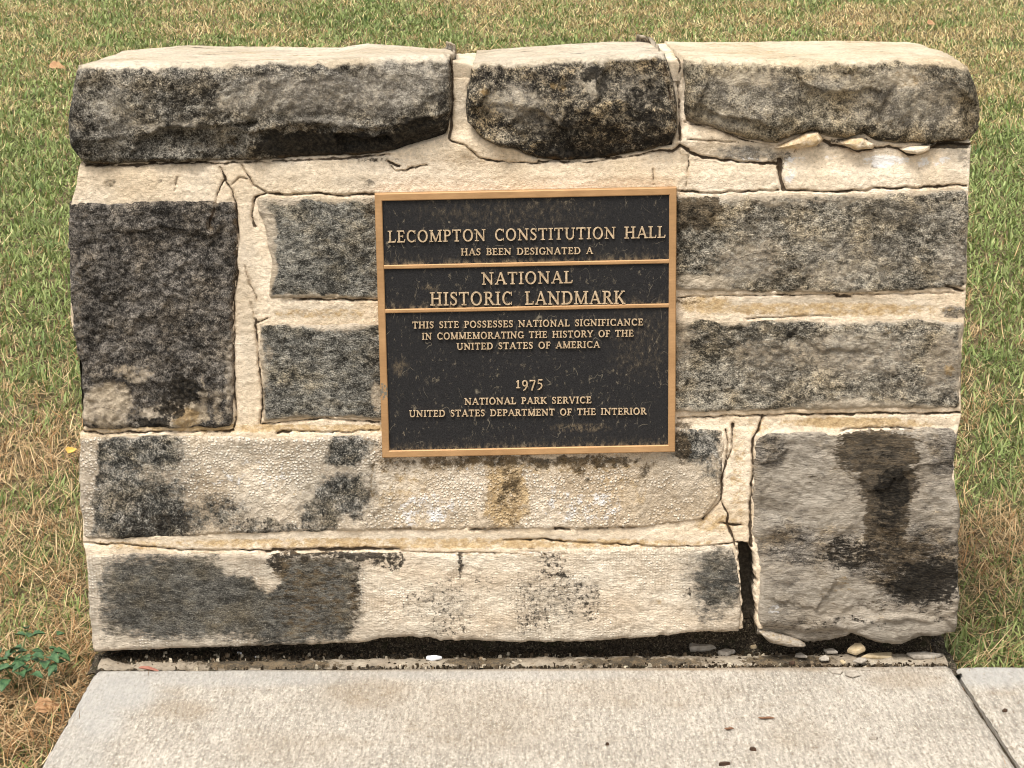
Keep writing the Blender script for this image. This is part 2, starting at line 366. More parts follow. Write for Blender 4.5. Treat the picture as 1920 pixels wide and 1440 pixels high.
    for k in range(1, K + 1):
        t_ = k / K; q = base.copy(); q[:, 1] += depth * t_
        nz = fbm(q + seed, 10, 3) * .004 + fbm(q + seed, 45, 4, .6) * .0026
        env = min(1, t_ * 6)
        q[:, 0] += side[:, 0] * nz * env; q[:, 2] += side[:, 1] * nz * env * (0.3 if cap else 1)
        if cap:
            # gently undulating top that ends in the skyline of the photo
            zt = base[istop, 2].min(); wt = np.where(istop, 1, np.clip((base[:, 2] - zt + .09) / .05, 0, 1))
            pxb, _ = project(base[:, 0], base[:, 1] + depth, np.maximum(base[:, 2], zt))
            yb = np.interp(pxb, tx[:, 0], tx[:, 1]); dx, dy, dz = raydir(pxb, yb)
            tt = (base[:, 1] + depth - CAMY) / dy; zb = CAMH + tt * dz
            rise = np.clip(zb - np.where(istop, base[:, 2], zt), -.03, .05)
            back = .012 * max(0, (t_ - .93) / .07) ** 2
            q[:, 2] += wt * (rise * math.sin(min(1, t_ * 1.15) * math.pi / 2) - back)
            q[:, 0] += side[:, 0] * .012 * math.sin(math.pi * t_) * (np.abs(base[:, 0]) > .5)
            sidez = (side[:, 0] != 0); q[sidez, 0] -= side[sidez, 0] * .02 * sstep(.7, 1, np.array(t_))
        Vs.append(q); ids = np.arange(cnt, cnt + nl); cnt += nl
        a, b = prev, ids
        faces.append(np.stack([a, np.roll(a, -1), np.roll(b, -1), b], -1)); prev = ids
        for kk in acc:
            val = at[kk][loop].copy()
            if kk == 'dark':
                if cap: val = np.where(istop, -.30 + .80 * fbm(q * np.array([.35, 1.5, 1]), 34, 4, .65) + .3 * fbm(q, 7, 2) + .25 * sstep(.05, 0, k * depth / K), val)
                else: val = val * .6
            elif kk == 'wash' and cap: val = np.where(istop, -.02 + .50 * fbm(q * np.array([.4, 1.2, 1]), 22, 4, .6), val * .3)
            elif kk == 'ochre': val = np.where(istop & cap, .28 + .25 * fbm(q * np.array([1, 1.2, 1]), 9, 3), 0 * val)
            elif kk == 'crack_shade': val = np.where(val < 1.5, val + t_ * 14, 9)
            elif kk in ('black', 'brown', 'white', 'wash'): val = val * .3
            acc[kk].append(val)
    Vs.append(Vs[-1].mean(0)[None]); c = cnt
    faces.append(np.stack([prev, np.roll(prev, -1), np.full(nl, c)], -1))
    for kk in acc: acc[kk].append(np.zeros(1) + .3)
    o = mesh(name, np.concatenate(Vs), faces, mat, wall_t, {k: np.concatenate(a) for k, a in acc.items()})
    if label: o['label'] = label
    return o
# --- caps
SC_A = [(130,262),(240,256),(300,244),(380,232),(430,238),(480,243),(530,232),(590,227),(650,232),(700,236),(760,228),(850,205)]
def shape_a(px, py):
    ys = np.interp(px, *np.array(SC_A, float).T) + 5 * fbm(np.stack([px, py, 0 * px], 1), .03, 3)
    below = np.clip(py - ys, 0, 90) / 1232
    k = np.interp(px, [130, 300, 460, 560, 845], [.08, .16, .32, .46, .46])
    lip = .004 * np.exp(-((py - ys) / 7.0) ** 2)
    return -below * k + lip + .006 * np.exp(-(((px - 560) / 160) ** 2 + ((py - 190) / 40) ** 2))
def shape_b(px, py):
    ys = np.interp(px, [870, 960, 1010, 1060, 1130, 1280], [262, 268, 262, 232, 225, 250])
    return -np.clip(py - ys, 0, 90) / 1232 * .42 + .008 * np.exp(-(((px - 1060) / 110) ** 2 + ((py - 195) / 45) ** 2))
def shape_c(px, py):
    ys = np.interp(px, [1280, 1400, 1480, 1560, 1700, 1840], [200, 225, 232, 228, 240, 250])
    s = -np.clip(py - ys, 0, 90) / 1232 * .30
    s = s - .007 * np.exp(-(((px - 1665 + (py - 195) * .35) / 9) ** 2 + ((py - 195) / 28) ** 2))
    s = s - .006 * sstep(60, 30, np.hypot((px - 1555) * .8, (py - 200) * 1.5)) + .005 * np.exp(-(((px - 1330) / 70) ** 2 + ((py - 170) / 40) ** 2))
    return s - .02 * sstep(1800, 1842, px)
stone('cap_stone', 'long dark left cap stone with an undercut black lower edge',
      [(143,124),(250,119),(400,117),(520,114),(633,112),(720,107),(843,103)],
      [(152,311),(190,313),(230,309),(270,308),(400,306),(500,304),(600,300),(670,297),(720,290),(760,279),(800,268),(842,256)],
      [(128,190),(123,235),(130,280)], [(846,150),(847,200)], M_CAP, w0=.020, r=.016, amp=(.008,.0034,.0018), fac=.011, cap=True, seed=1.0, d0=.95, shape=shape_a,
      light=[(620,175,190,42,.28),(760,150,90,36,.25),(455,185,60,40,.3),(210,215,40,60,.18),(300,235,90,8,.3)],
      black=[(660,272,195,28,.9,4),(560,285,110,20,.7),(790,240,60,24,.72),(830,215,18,40,.5),(540,262,50,18,.5),(420,292,120,12,.5),(300,300,120,7,.4)], brown=[(600,252,170,30,.5),(400,270,140,34,.42),(740,228,90,16,.4),(820,190,26,60,.3),(250,270,80,40,.3)], ochre=[(640,262,60,18,.24)], wash=[(640,175,200,46,.62),(470,180,70,44,.48),(760,140,100,34,.58),(330,240,100,8,.6),(215,230,30,70,.4),(600,225,90,6,.7)])  # black: mould, plus contact shadow painted along the bottom edge
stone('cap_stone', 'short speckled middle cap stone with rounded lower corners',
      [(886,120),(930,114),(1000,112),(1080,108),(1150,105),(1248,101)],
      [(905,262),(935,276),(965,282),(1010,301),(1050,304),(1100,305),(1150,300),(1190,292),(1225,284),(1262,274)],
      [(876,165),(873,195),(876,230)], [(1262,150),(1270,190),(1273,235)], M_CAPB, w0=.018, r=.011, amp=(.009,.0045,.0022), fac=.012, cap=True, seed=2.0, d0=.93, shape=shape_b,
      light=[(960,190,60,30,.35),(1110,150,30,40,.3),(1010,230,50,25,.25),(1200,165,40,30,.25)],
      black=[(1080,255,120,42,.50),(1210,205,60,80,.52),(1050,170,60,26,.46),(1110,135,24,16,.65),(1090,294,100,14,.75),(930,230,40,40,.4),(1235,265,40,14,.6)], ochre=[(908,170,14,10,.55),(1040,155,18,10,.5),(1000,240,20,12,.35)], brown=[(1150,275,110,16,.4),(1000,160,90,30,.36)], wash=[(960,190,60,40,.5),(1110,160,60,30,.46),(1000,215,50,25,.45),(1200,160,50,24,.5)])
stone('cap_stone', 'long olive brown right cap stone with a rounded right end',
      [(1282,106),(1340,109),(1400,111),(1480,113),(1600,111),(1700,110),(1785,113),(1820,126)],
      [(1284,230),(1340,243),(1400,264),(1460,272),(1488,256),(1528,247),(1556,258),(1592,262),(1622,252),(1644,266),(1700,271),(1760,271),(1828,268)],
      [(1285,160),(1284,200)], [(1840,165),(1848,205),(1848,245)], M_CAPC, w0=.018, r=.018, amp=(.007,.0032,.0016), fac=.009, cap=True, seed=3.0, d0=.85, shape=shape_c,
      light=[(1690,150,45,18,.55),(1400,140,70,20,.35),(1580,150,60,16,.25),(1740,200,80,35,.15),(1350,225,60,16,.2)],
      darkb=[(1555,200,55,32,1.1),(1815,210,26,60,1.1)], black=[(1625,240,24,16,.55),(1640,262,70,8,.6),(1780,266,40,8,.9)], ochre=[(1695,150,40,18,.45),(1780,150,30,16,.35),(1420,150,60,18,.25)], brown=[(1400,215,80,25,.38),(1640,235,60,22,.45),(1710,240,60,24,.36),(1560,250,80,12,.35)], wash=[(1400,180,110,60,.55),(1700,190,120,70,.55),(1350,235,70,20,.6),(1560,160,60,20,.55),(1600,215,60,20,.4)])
# --- upper course
stone('stone_block', 'tall dark brown block at the left end',
      [(128,380),(200,383),(300,377),(410,379),(442,376)], [(154,806),(230,808),(300,807),(436,804)],
      [(125,450),(131,560),(138,640),(150,700),(155,760)], [(446,440),(443,520),(437,580),(439,690)], M_DARK, w0=.006, r=.012, amp=(.005,.004,.003), fac=.004, seed=4.0, d0=1.0,
      light=[(205,745,50,30,.75),(190,775,60,30,.7),(250,695,40,18,.5),(285,768,30,14,.7),(345,780,38,26,1.2),(385,735,6,40,.5),(405,765,8,35,.5),(300,640,70,60,.1),(145,600,10,150,.3),(430,690,8,100,.5)],
      black=[(345,735,38,32,.75),(285,795,32,16,.75),(320,770,30,24,.6),(355,505,40,50,.3)], ochre=[(345,785,34,24,.62),(360,790,20,12,.4)], brown=[(290,760,80,40,.3),(250,430,120,40,.25)])
stone('stone_block', 'upper grey block left of the plaque with a pale left margin',
      [(480,370),(543,370),(600,367),(633,371),(760,365)], [(500,563),(560,562),(640,563),(760,563)],
      [(484,400),(497,440),(508,500)], [(760,450)], M_GREY, w0=.002, r=.008, amp=(.0025,.002,.0016), seed=5.0, d0=.92, edge=.010,
      light=[(492,410,20,40,.8),(505,480,12,60,.6),(600,372,120,7,.6),(560,560,80,10,.5)], brown=[(690,385,26,26,.48),(640,400,40,20,.25)], darkb=[(520,395,18,25,.9)])
stone('stone_block', 'lower grey block left of the plaque',
      [(486,606),(540,604),(610,610),(660,606),(760,602)], [(492,792),(560,787),(640,787),(760,793)],
      [(484,660),(490,720)], [(760,700)], M_GREY, w0=.002, r=.008, amp=(.003,.002,.0016), seed=6.0, d0=.95, edge=.011,
      light=[(630,612,40,16,.5),(705,745,14,30,.6),(500,690,12,60,.35)], black=[(520,635,40,20,.4)])
stone('stone_block', 'upper mottled grey block right of the plaque with a brown corner',
      [(1210,364),(1340,366),(1480,363),(1640,362),(1816,352)], [(1210,545),(1330,548),(1400,551),(1600,553),(1700,549),(1814,541)],
      [(1210,450)], [(1820,400),(1816,470)], M_PALE, w0=.004, r=.010, amp=(.004,.003,.002), fac=.003, seed=7.0, d0=.82, edge=.006,
      light=[(1400,490,70,40,.3),(1330,530,60,16,.6),(1480,375,160,9,.3),(1790,470,20,60,.15),(1560,520,60,22,.25)],
      wash=[(1590,480,110,50,.5),(1420,430,50,40,.4),(1400,500,70,40,.5),(1700,400,120,30,.42),(1780,490,30,40,.5)], darkb=[(1300,480,30,50,.95),(1560,420,60,40,.95),(1770,420,60,50,1.0)], brown=[(1310,400,58,38,.72),(1380,400,60,30,.42),(1500,460,90,40,.3)], black=[(1300,410,36,26,.42)], ochre=[(1440,470,90,40,.3),(1290,380,20,14,.4)])
stone('stone_block', 'lower pale grey block right of the plaque',
      [(1210,600),(1320,598),(1370,604),(1440,596),(1560,603),(1660,600),(1720,596),(1812,604)], [(1210,772),(1330,775),(1470,772),(1570,770),(1660,768),(1804,770)],
      [(1210,690)], [(1806,660),(1804,720)], M_PALE, w0=.003, r=.010, amp=(.004,.003,.002), fac=.003, seed=8.0, d0=.80, edge=.008,
      light=[(1600,660,110,35,.3),(1770,680,40,50,.35),(1440,660,70,30,.2),(1600,765,90,14,.5),(1280,640,16,80,.4)],
      wash=[(1600,670,120,50,.5),(1440,680,70,60,.45),(1770,690,40,60,.5),(1700,740,90,30,.36)], darkb=[(1310,690,55,75,1.05),(1480,620,60,25,.95),(1330,610,30,20,1.0)], black=[(1310,640,30,30,.35),(1482,625,16,12,.6)], ochre=[(1780,692,14,8,.6),(1670,625,20,12,.4)])
# --- lower courses
stone('stone_block', 'long tooled block under the plaque with a dark left end',
      [(149,818),(260,816),(345,815),(450,818),(600,819),(740,814),(900,812),(1100,806),(1250,800),(1358,806)],
      [(156,1013),(300,1012),(400,1006),(560,1000),(700,998),(900,996),(1100,994),(1200,992),(1318,976)],
      [(147,900),(150,960)], [(1362,830),(1356,870),(1353,930)], M_TOOL, w0=.004, r=.008, amp=(.002,.002,.0012), seed=9.0, d0=.05, edge=.0,
      darkb=[(250,848,100,32,.95,4),(255,915,98,64,.80,3),(265,975,110,44,.92,3),(340,975,60,36,.62),(652,845,46,26,.92),(640,930,52,46,.84),(600,965,40,40,.72),(415,960,60,40,.58),(490,988,110,16,.58),(1312,832,44,34,.95),(1335,880,26,30,.6),(700,900,12,50,.5),(430,905,20,40,.36),(1260,830,30,40,.45)],
      light=[(163,920,14,110,.7),(300,890,40,14,.25)], black=[(290,985,95,26,.52),(250,945,60,24,.42),(330,950,40,20,.4),(625,930,20,12,.46),(660,960,30,20,.40),(1300,830,40,26,.36),(470,985,60,18,.42),(420,940,30,14,.4),(560,985,80,14,.36)],
      brown=[(985,864,290,13,.60),(955,915,26,60,.50),(958,968,10,34,.46),(1278,838,26,40,.66),(1090,885,16,36,.5),(1205,890,14,36,.48),(735,870,50,24,.46),(700,930,30,70,.34),(1085,868,80,18,.45),(840,872,60,14,.46),(690,850,30,30,.4)],
      ochre=[(770,920,60,50,.46),(950,925,50,75,.62),(1150,920,100,40,.44),(1000,872,290,16,.5),(1260,960,70,30,.36),(840,885,60,20,.42),(540,930,60,40,.36),(720,910,40,70,.42)], white=[(800,958,70,34,.50),(1100,950,90,34,.44),(480,890,130,34,.36),(1040,930,50,30,.38),(880,950,30,30,.4),(850,890,60,20,.36)],
      wash=[(260,915,150,115,.62),(420,960,130,50,.52),(520,845,170,30,.5),(625,900,110,100,.62),(710,930,50,80,.5),(380,880,70,50,.42),(170,930,30,100,.6),(1250,900,90,80,.48),(1000,870,300,20,.3),(480,970,150,40,.38),(1300,940,50,40,.4)])
stone('stone_block', 'long bottom block with dark left half and mould specks on its pale right half',
      [(160,1040),(260,1036),(340,1036),(440,1036),(500,1037),(580,1037),(700,1034),(850,1036),(1000,1032),(1200,1026),(1376,1024)],
      [(174,1226),(230,1222),(300,1221),(400,1217),(500,1213),(600,1211),(680,1208),(730,1200),(770,1197),(830,1203),(900,1204),(1000,1207),(1100,1205),(1200,1200),(1290,1190),(1386,1186)],
      [(164,1110),(168,1180)], [(1388,1080),(1391,1140)], M_TOOL2, w0=.006, r=.009, amp=(.002,.002,.0012), seed=10.0, d0=.03,
      darkb=[(345,1120,158,80,1.0,5),(500,1140,90,66,1.0,3),(585,1125,82,84,1.05,6),(1345,1090,46,62,.80),(1335,1145,30,30,.5),(840,1130,50,40,.34),(1040,1120,90,56,.36),(1290,1070,30,40,.34)],
      light=[(462,1052,46,24,1.3),(497,1078,22,30,1.1),(165,1120,20,110,1.0),(300,1214,140,10,.5)],
      brown=[(585,1125,84,88,.48,6),(520,1060,22,30,.6),(860,1055,14,22,.4),(700,1048,50,14,.4),(590,1050,80,16,.5),(660,1120,12,80,.5)],
      black=[(515,1048,16,26,.72),(580,1038,70,6,.78),(680,1040,60,9,.76),(735,1050,9,26,.70),(748,1052,6,20,.62),(708,1052,26,14,.55),(664,1085,8,56,.54),(867,1045,9,24,.66),(862,1075,5,20,.5),(905,1032,8,8,.76),(926,1031,6,7,.76),(1035,1050,28,18,.50),(1045,1076,40,5,.62),(820,1125,70,50,.37),(1030,1115,100,56,.40),(1000,1160,44,28,.44),(840,1170,50,28,.40),(1100,1130,30,36,.44),(640,1190,30,14,.3),(905,1090,30,30,.36),(290,1160,110,40,.34),(1290,1110,14,12,.5)],
      ochre=[(1200,1130,60,40,.25),(1225,1125,14,7,.5),(880,1062,60,20,.36),(900,1040,160,10,.42),(1240,1060,60,30,.3)],
      wash=[(350,1122,200,100,.58,4),(590,1125,110,100,.52,4),(1340,1095,70,84,.55),(480,1065,50,34,.62),(170,1120,24,110,.6),(400,1208,240,16,.62),(760,1185,120,24,.48),(1000,1190,300,16,.42),(1340,1110,60,90,.42),(830,1140,80,50,.30),(1040,1130,110,60,.32)])
stone('stone_block', 'big banded block at the lower right with a black brown water stain',
      [(1413,826),(1440,813),(1500,811),(1560,812),(1640,806),(1700,806),(1740,801),(1780,803),(1798,812)],
      [(1422,1199),(1470,1199),(1520,1212),(1560,1210),(1600,1196),(1650,1208),(1690,1210),(1722,1196),(1760,1194),(1796,1192)],
      [(1412,900),(1409,1000),(1420,1060),(1424,1120)], [(1790,900),(1802,960),(1799,1060),(1801,1130)], M_STRATA, w0=.006, r=.011, amp=(.005,.003,.0018), fac=.004, seed=11.0, d0=.44, wash=[(1500,920,110,90,.42),(1580,1110,90,40,.5),(1460,1120,50,60,.46),(1690,1182,90,26,.62),(1560,960,80,30,.4),(1760,850,40,50,.3),(1480,1040,60,40,.3)],
      shape=lambda px, py: -.010 * sstep(-6, 14, py - np.interp(px, [1420, 1500, 1600, 1640, 1700, 1770, 1800], [1170, 1178, 1180, 1158, 1152, 1160, 1180])) + .012 * sstep(1.15, .8, np.hypot((px - 1692) / 84, (py - 1182) / 30)),
      darkb=[(1440,850,40,40,.75),(1770,850,40,50,.7),(1500,1020,90,50,.75),(1480,960,40,80,.6),(1700,1060,130,90,.8)],
      light=[(1580,1120,60,30,.6),(1500,920,60,40,.2),(1560,960,60,30,.25),(1420,1150,14,60,.5),(1690,1180,80,26,.35)],
      brown=[(1645,843,78,38,.95,4),(1665,905,56,44,.9),(1662,970,42,64,.85),(1680,1040,80,44,.66),(1720,1090,90,40,.62),(1600,1030,60,24,.5),(1760,1120,40,50,.5),(1600,870,30,20,.5),(1540,895,40,8,.42),(1600,1050,60,40,.36),(1650,1130,90,20,.42),(1500,1175,90,14,.42)],
      black=[(1672,915,34,40,.72),(1665,970,30,40,.56),(1650,850,70,26,.40),(1600,1040,70,34,.55),(1740,1095,80,50,.70),(1670,1010,24,90,.46),(1700,1060,90,30,.44),(1560,1005,30,30,.34),(1600,1165,110,6,.46),(1765,1165,20,10,.5)],
      ochre=[(1655,1000,12,10,.5),(1580,1085,20,16,.46),(1620,1120,60,20,.3),(1570,1110,50,36,.38)], white=[(1450,1140,10,14,.5)])
# --- loose stone chips wedged under the right cap and in the bottom right
def chip(label, pts, wz, mat, h=.012, seed=0., at=None):
    p = np.array(pts, float); c = p.mean(0); n = len(p); rings = [(1.0, -.012), (1.0, -.002), (.86, .55 * h), (.55, h * .95), (.2, h)]
    # densify outline
    q = resample(list(map(tuple, p)) + [tuple(p[0])], 49)[:-1]
    V, A = [], []
    for sc_, hz in rings:
        m = c + (q - c) * sc_; u, v = W(m[:, 0], m[:, 1], wz)
        nz = fbm(np.stack([u, v, np.full_like(u, seed)], 1), 60, 3) * .002
        V.append(wall(u, v, wz + hz + nz))
    V.append(V[-1].mean(0)[None]); n = 48; F = []
    for k in range(len(rings) - 1):
        a = np.arange(n) + k * n; b = a + n; F.append(np.stack([a, b, np.roll(b, -1), np.roll(a, -1)], -1)[:, ::-1])
    a = np.arange(n) + (len(rings) - 1) * n; F.append(np.stack([a, np.full(n, len(rings) * n), np.roll(a, -1)], -1)[:, ::-1])
    N = len(rings) * n + 1; z = np.zeros(N)
    d = {'dark': z, 'ochre': z, 'brown': z, 'black': z, 'white': z, 'wash': z, 'crack_shade': z + 9}
    for k, val in (at or {}).items(): d[k] = z + val
    o = mesh('stone_chip', np.concatenate(V), F, mat, wall_t, d); o['label'] = label; return o
chip('ochre chip wedged under the right cap, the widest one', [(1452,278),(1480,264),(1510,249),(1535,247),(1545,262),(1530,274),(1500,279)], .002, M_MORTAR, at={'ochre': .52})
chip('middle ochre chip under the right cap', [(1572,268),(1595,259),(1615,257),(1640,270),(1638,279),(1605,281)], .003, M_MORTAR, seed=2., at={'ochre': .5})
chip('small ragged cream chip under the right cap', [(1688,280),(1705,275),(1745,272),(1744,281),(1722,290),(1700,287)], .003, M_MORTAR, seed=3., at={'ochre': .36})
chip('flat ochre sliver at the foot of the banded block', [(1424,1186),(1450,1188),(1500,1203),(1513,1212),(1480,1212),(1440,1203)], .006, M_STRATA, seed=4., at={'ochre': .42, 'dark': .3})
# --- mortar
ML = [(150,306),(146,325),(144,345),(136,372),(132,390),(132,600),(158,700),(158,800),(150,812),(154,830),(156,1010),(156,1018),(160,1028),(162,1040),(178,1222)]
MR_ = [(1822,268),(1820,290),(1817,345),(1814,400),(1811,560),(1808,600),(1800,700),(1803,778),(1797,805),(1786,830),(1794,1000),(1790,1192)]
ny = 520
yl = np.linspace(146, 1180, ny); L = np.interp(yl, *np.array([(190, 112), (160, 290)] + ML, float)[:, ::-1].T); Rr = np.interp(yl, *np.array([(1790, 112), (1815, 250)] + MR_, float)[:, ::-1].T)
nx = 800; s = np.linspace(0, 1, nx)
px = (L[:, None] * (1 - s) + Rr[:, None] * s).ravel(); py = np.repeat(yl, nx)
ind = np.zeros(len(px))
for poly, lap in STONES:
    a = np.array(poly); m = (px > a[:, 0].min()) & (px < a[:, 0].max()) & (py > a[:, 1].min()) & (py < a[:, 1].max())
    mi = np.where(m)[0]; ii = mi[inside(px[mi], py[mi], poly)]
    d = seg_dist(px[ii], py[ii], poly + [poly[0]]); ind[ii] = np.maximum(ind[ii], np.maximum(d - lap, 0))
u, v = W(px, py); X = np.stack([u, v, np.zeros_like(u)], 1)
lvl = np.interp(py, [100, 305, 330, 380, 800, 815, 1000, 1030, 1205], [-.004, -.003, .0, -.001, -.002, .001, .0, .002, -.002])
wv = lvl + .0014 * fbm(X, 10, 3) + .0006 * fbm(X * np.array([.6, 1.6, 1]), 45, 4) + .0007 * fbm(X, 150, 3)
wv += .010 * np.exp(-(((px - 870) / 60) ** 2 + ((py - 280) / 30) ** 2)) + .008 * sstep(1455, 1280, px) * np.exp(-((py - 262) / 26) ** 2) * (px > 1276)
wv += .005 * sstep(300, 240, py) * np.exp(-(((px - 862) / 34) ** 4))
wv -= np.clip(ind, 0, 20) / 1232 * 2.4
gj = 5 * fbm(np.stack([px, py, 0 * px], 1), .05, 3)
gap = sstep(1.2, .85, (np.abs((px + gj - np.interp(py, [1020, 1067, 1133, 1200], [1396, 1402, 1404, 1408])) / 12) ** 3 + np.abs((py + gj - 1112) / 90) ** 8) ** .3)
wv -= .05 * gap
ck = crack_shade_field(px, py); wv -= .005 * sstep(2.2, -1.0, ck)
V = wall(u, v, wv); g = np.arange(nx * ny).reshape(ny, nx)
F0 = np.stack([g[:-1, :-1], g[1:, :-1], g[1:, 1:], g[:-1, 1:]], -1).reshape(-1, 4)
keep = ind[F0].min(1) < 26; F0 = F0[keep]
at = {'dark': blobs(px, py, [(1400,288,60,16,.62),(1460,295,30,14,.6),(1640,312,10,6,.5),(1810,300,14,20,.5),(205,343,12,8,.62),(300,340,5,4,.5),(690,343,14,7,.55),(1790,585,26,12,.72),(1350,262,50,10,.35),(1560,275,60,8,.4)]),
      'ochre': blobs(px, py, [(900,300,120,8,.34),(460,480,20,60,.30),(600,588,110,12,.50),(1540,580,270,16,.56),(1320,572,60,20,.58),(500,803,420,9,.60),(1600,793,150,12,.62),(1385,900,20,110,.46),(800,1018,640,12,.56),(250,1022,110,10,.5),(1340,980,50,22,.52),(1700,795,70,9,.5),(740,310,40,8,.4),(1420,800,30,18,.5)]) ,
      'brown': blobs(px, py, [(1290,565,30,10,.5),(1280,800,20,12,.62),(620,562,90,5,.45),(300,812,150,3,.4),(1100,1028,200,3,.4),(640,1026,110,3,.5)]),
      'wash': blobs(px, py, [(900,335,200,20,.30),(660,342,60,16,.4),(600,585,110,16,.46),(1540,572,270,20,.50),(464,560,26,220,.42),(800,1010,640,12,.50),(300,1024,140,8,.45),(560,335,120,10,.3),(1385,960,24,60,.3),(1400,285,70,20,.5),(1600,790,150,10,.3),(1790,310,30,40,.4),(860,190,20,60,.45),(1262,190,20,70,.5)]),
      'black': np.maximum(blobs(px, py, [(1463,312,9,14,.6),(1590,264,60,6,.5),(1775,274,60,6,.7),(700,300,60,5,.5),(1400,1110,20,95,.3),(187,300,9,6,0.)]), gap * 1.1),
      'white': blobs(px, py, [(1480,318,16,26,.55),(1660,302,46,14,.62),(1560,296,14,6,.5),(1750,302,40,12,.46),(1400,302,50,7,.5),(1500,300,20,8,.42),(220,350,14,5,.4),(1000,340,200,6,.3),(1590,570,10,4,.4)]), 'crack_shade': ck}
# mortar sides and back
loop = np.concatenate([g[0, :], g[1:, -1], g[-1, -2::-1], g[-2:0, 0]]); base = V[loop]; prev = loop; Vs = [V]; cnt = len(V); FF = [F0]
for k, dd in enumerate((.01, .04, .1, .2, .3, .345)):
    q = base.copy(); q[:, 1] += dd; q[:, 0] += .0025 * fbm(q, 30, 3); Vs.append(q); ids = np.arange(cnt, cnt + len(loop)); cnt += len(loop)
    FF.append(np.stack([prev, np.roll(prev, -1), np.roll(ids, -1), ids], -1)); prev = ids
Vs.append(Vs[-1].mean(0)[None]); FF.append(np.stack([prev, np.roll(prev, -1), np.full(len(loop), cnt)], -1))
nadd = cnt + 1 - len(V)
mo = mesh('mortar', np.concatenate(Vs), FF, M_MORTAR, wall_t, {k: np.r_[a, np.full(nadd, 9. if k == 'crack_shade' else 0.)] for k, a in at.items()})
# mortar between the caps: fills the two upright joints and is carried back over the top
def capjoint(xs, ys, label):
    n = len(xs); K = 40; V = []; F = []
    top = np.array([(x, y) for x, y in zip(xs, ys)], float); u, v = W(top[:, 0], top[:, 1], .014)
    b = wall(u, v, np.full(n, .012)); xt = np.array(TOPLINE, float)
    rows = []
    for k in range(10):                                         # front strip going down, sinking back into the joint
        f_ = (9 - k) / 9; uu, vv = W(top[:, 0], top[:, 1] + 46 * f_, .008); arch = (np.abs(np.linspace(-1, 1, n)) ** 3)
        rows.append(wall(uu, vv, .008 - .010 * f_ - .012 * arch - .004 * math.exp(-f_ * 12)) - np.array([0, 0, 1]) * (.004 * math.exp(-f_ * 12) + .005 * arch[:, None]))
    b = rows[-1].copy()
    pxb, _ = project(b[:, 0], b[:, 1] + .36, b[:, 2]); yb = np.interp(pxb, xt[:, 0], xt[:, 1]); dx, dy, dz = raydir(pxb, yb)
    zb = CAMH + (b[:, 1] + .36 - CAMY) / dy * dz
    for k in range(1, K + 1):
        t_ = k / K; q = b.copy(); q[:, 1] += .36 * t_; q[:, 2] += (zb - b[:, 2]) * math.sin(min(1, t_ * 1.15) * math.pi / 2) - .0035 * (1 - math.exp(-t_ * 20)) + .003 * math.exp(-t_ * 30) - .003 * arch - .01 * max(0, (t_ - .9) / .1)
        q[:, 2] += fbm(q, 40, 3) * .002; rows.append(q)
    Vv = np.concatenate(rows); gr = np.arange(len(Vv)).reshape(-1, n)
    f = np.stack([gr[:-1, :-1], gr[:-1, 1:], gr[1:, 1:], gr[1:, :-1]], -1).reshape(-1, 4)
    ppx, ppy = project(Vv[:, 0], Vv[:, 1], Vv[:, 2]); z = np.zeros(len(Vv))
    o = mesh('joint_mortar', Vv, [f], M_MORTAR, wall_t, {'dark': z, 'ochre': z + .2, 'brown': z, 'black': z, 'white': z, 'wash': .30 + .4 * fbm(Vv, 30, 3), 'crack_shade': crack_shade_field(ppx, ppy)})
    o['label'] = label
capjoint(np.linspace(838, 900, 26), np.interp(np.linspace(838, 900, 26), [838, 850, 880, 900], [106, 107, 114, 118]), 'pale mortar joint between left and middle cap')
capjoint(np.linspace(1238, 1292, 24), np.interp(np.linspace(1238, 1292, 24), [1238, 1292], [105, 108]), 'cracked mortar joint between middle and right cap')
# ------------------------------------------------------------------ ground
def gz(x, y):
    t = np.maximum(y - .35, 0); return -.035 + .062 * t * sstep(0, 2.5, t) - .0 * x
def mat_ground():
    n = NT('lawn_soil'); a = n.noise(60, 6, .7); b = n.noise(3, 4, .6)
    c = n.mix(n.mr(a, .35, .65), (.045, .032, .016), (.20, .15, .075)); c = n.mix(n.mr(b, .45, .6, 0, .6), c, (.06, .085, .022))
    return n.done(c, .95, n.bump(a, .8, .02))
ax = np.concatenate([np.linspace(-60, -4, 30), np.linspace(-3.9, 3.9, 120), np.linspace(4, 60, 30)]); ay = np.concatenate([np.linspace(-12, -2.6, 20), np.linspace(-2.5, 12, 160), np.linspace(12.5, 120, 50)])
gx, gy = np.meshgrid(ax, ay); hz = gz(gx, gy) + .006 * fbm(np.stack([gx.ravel(), gy.ravel(), 0 * gx.ravel()], 1), 2.0, 3).reshape(gx.shape) * 1.0
hz = np.where((gy < .5) & (np.abs(gx) < 1.6), np.minimum(hz, -.033), hz)
gg = np.arange(gx.size).reshape(gx.shape)
structure(mesh('ground', np.stack([gx, gy, hz], -1), [np.stack([gg[:-1, :-1], gg[:-1, 1:], gg[1:, 1:], gg[1:, :-1]], -1).reshape(-1, 4)], mat_ground()))
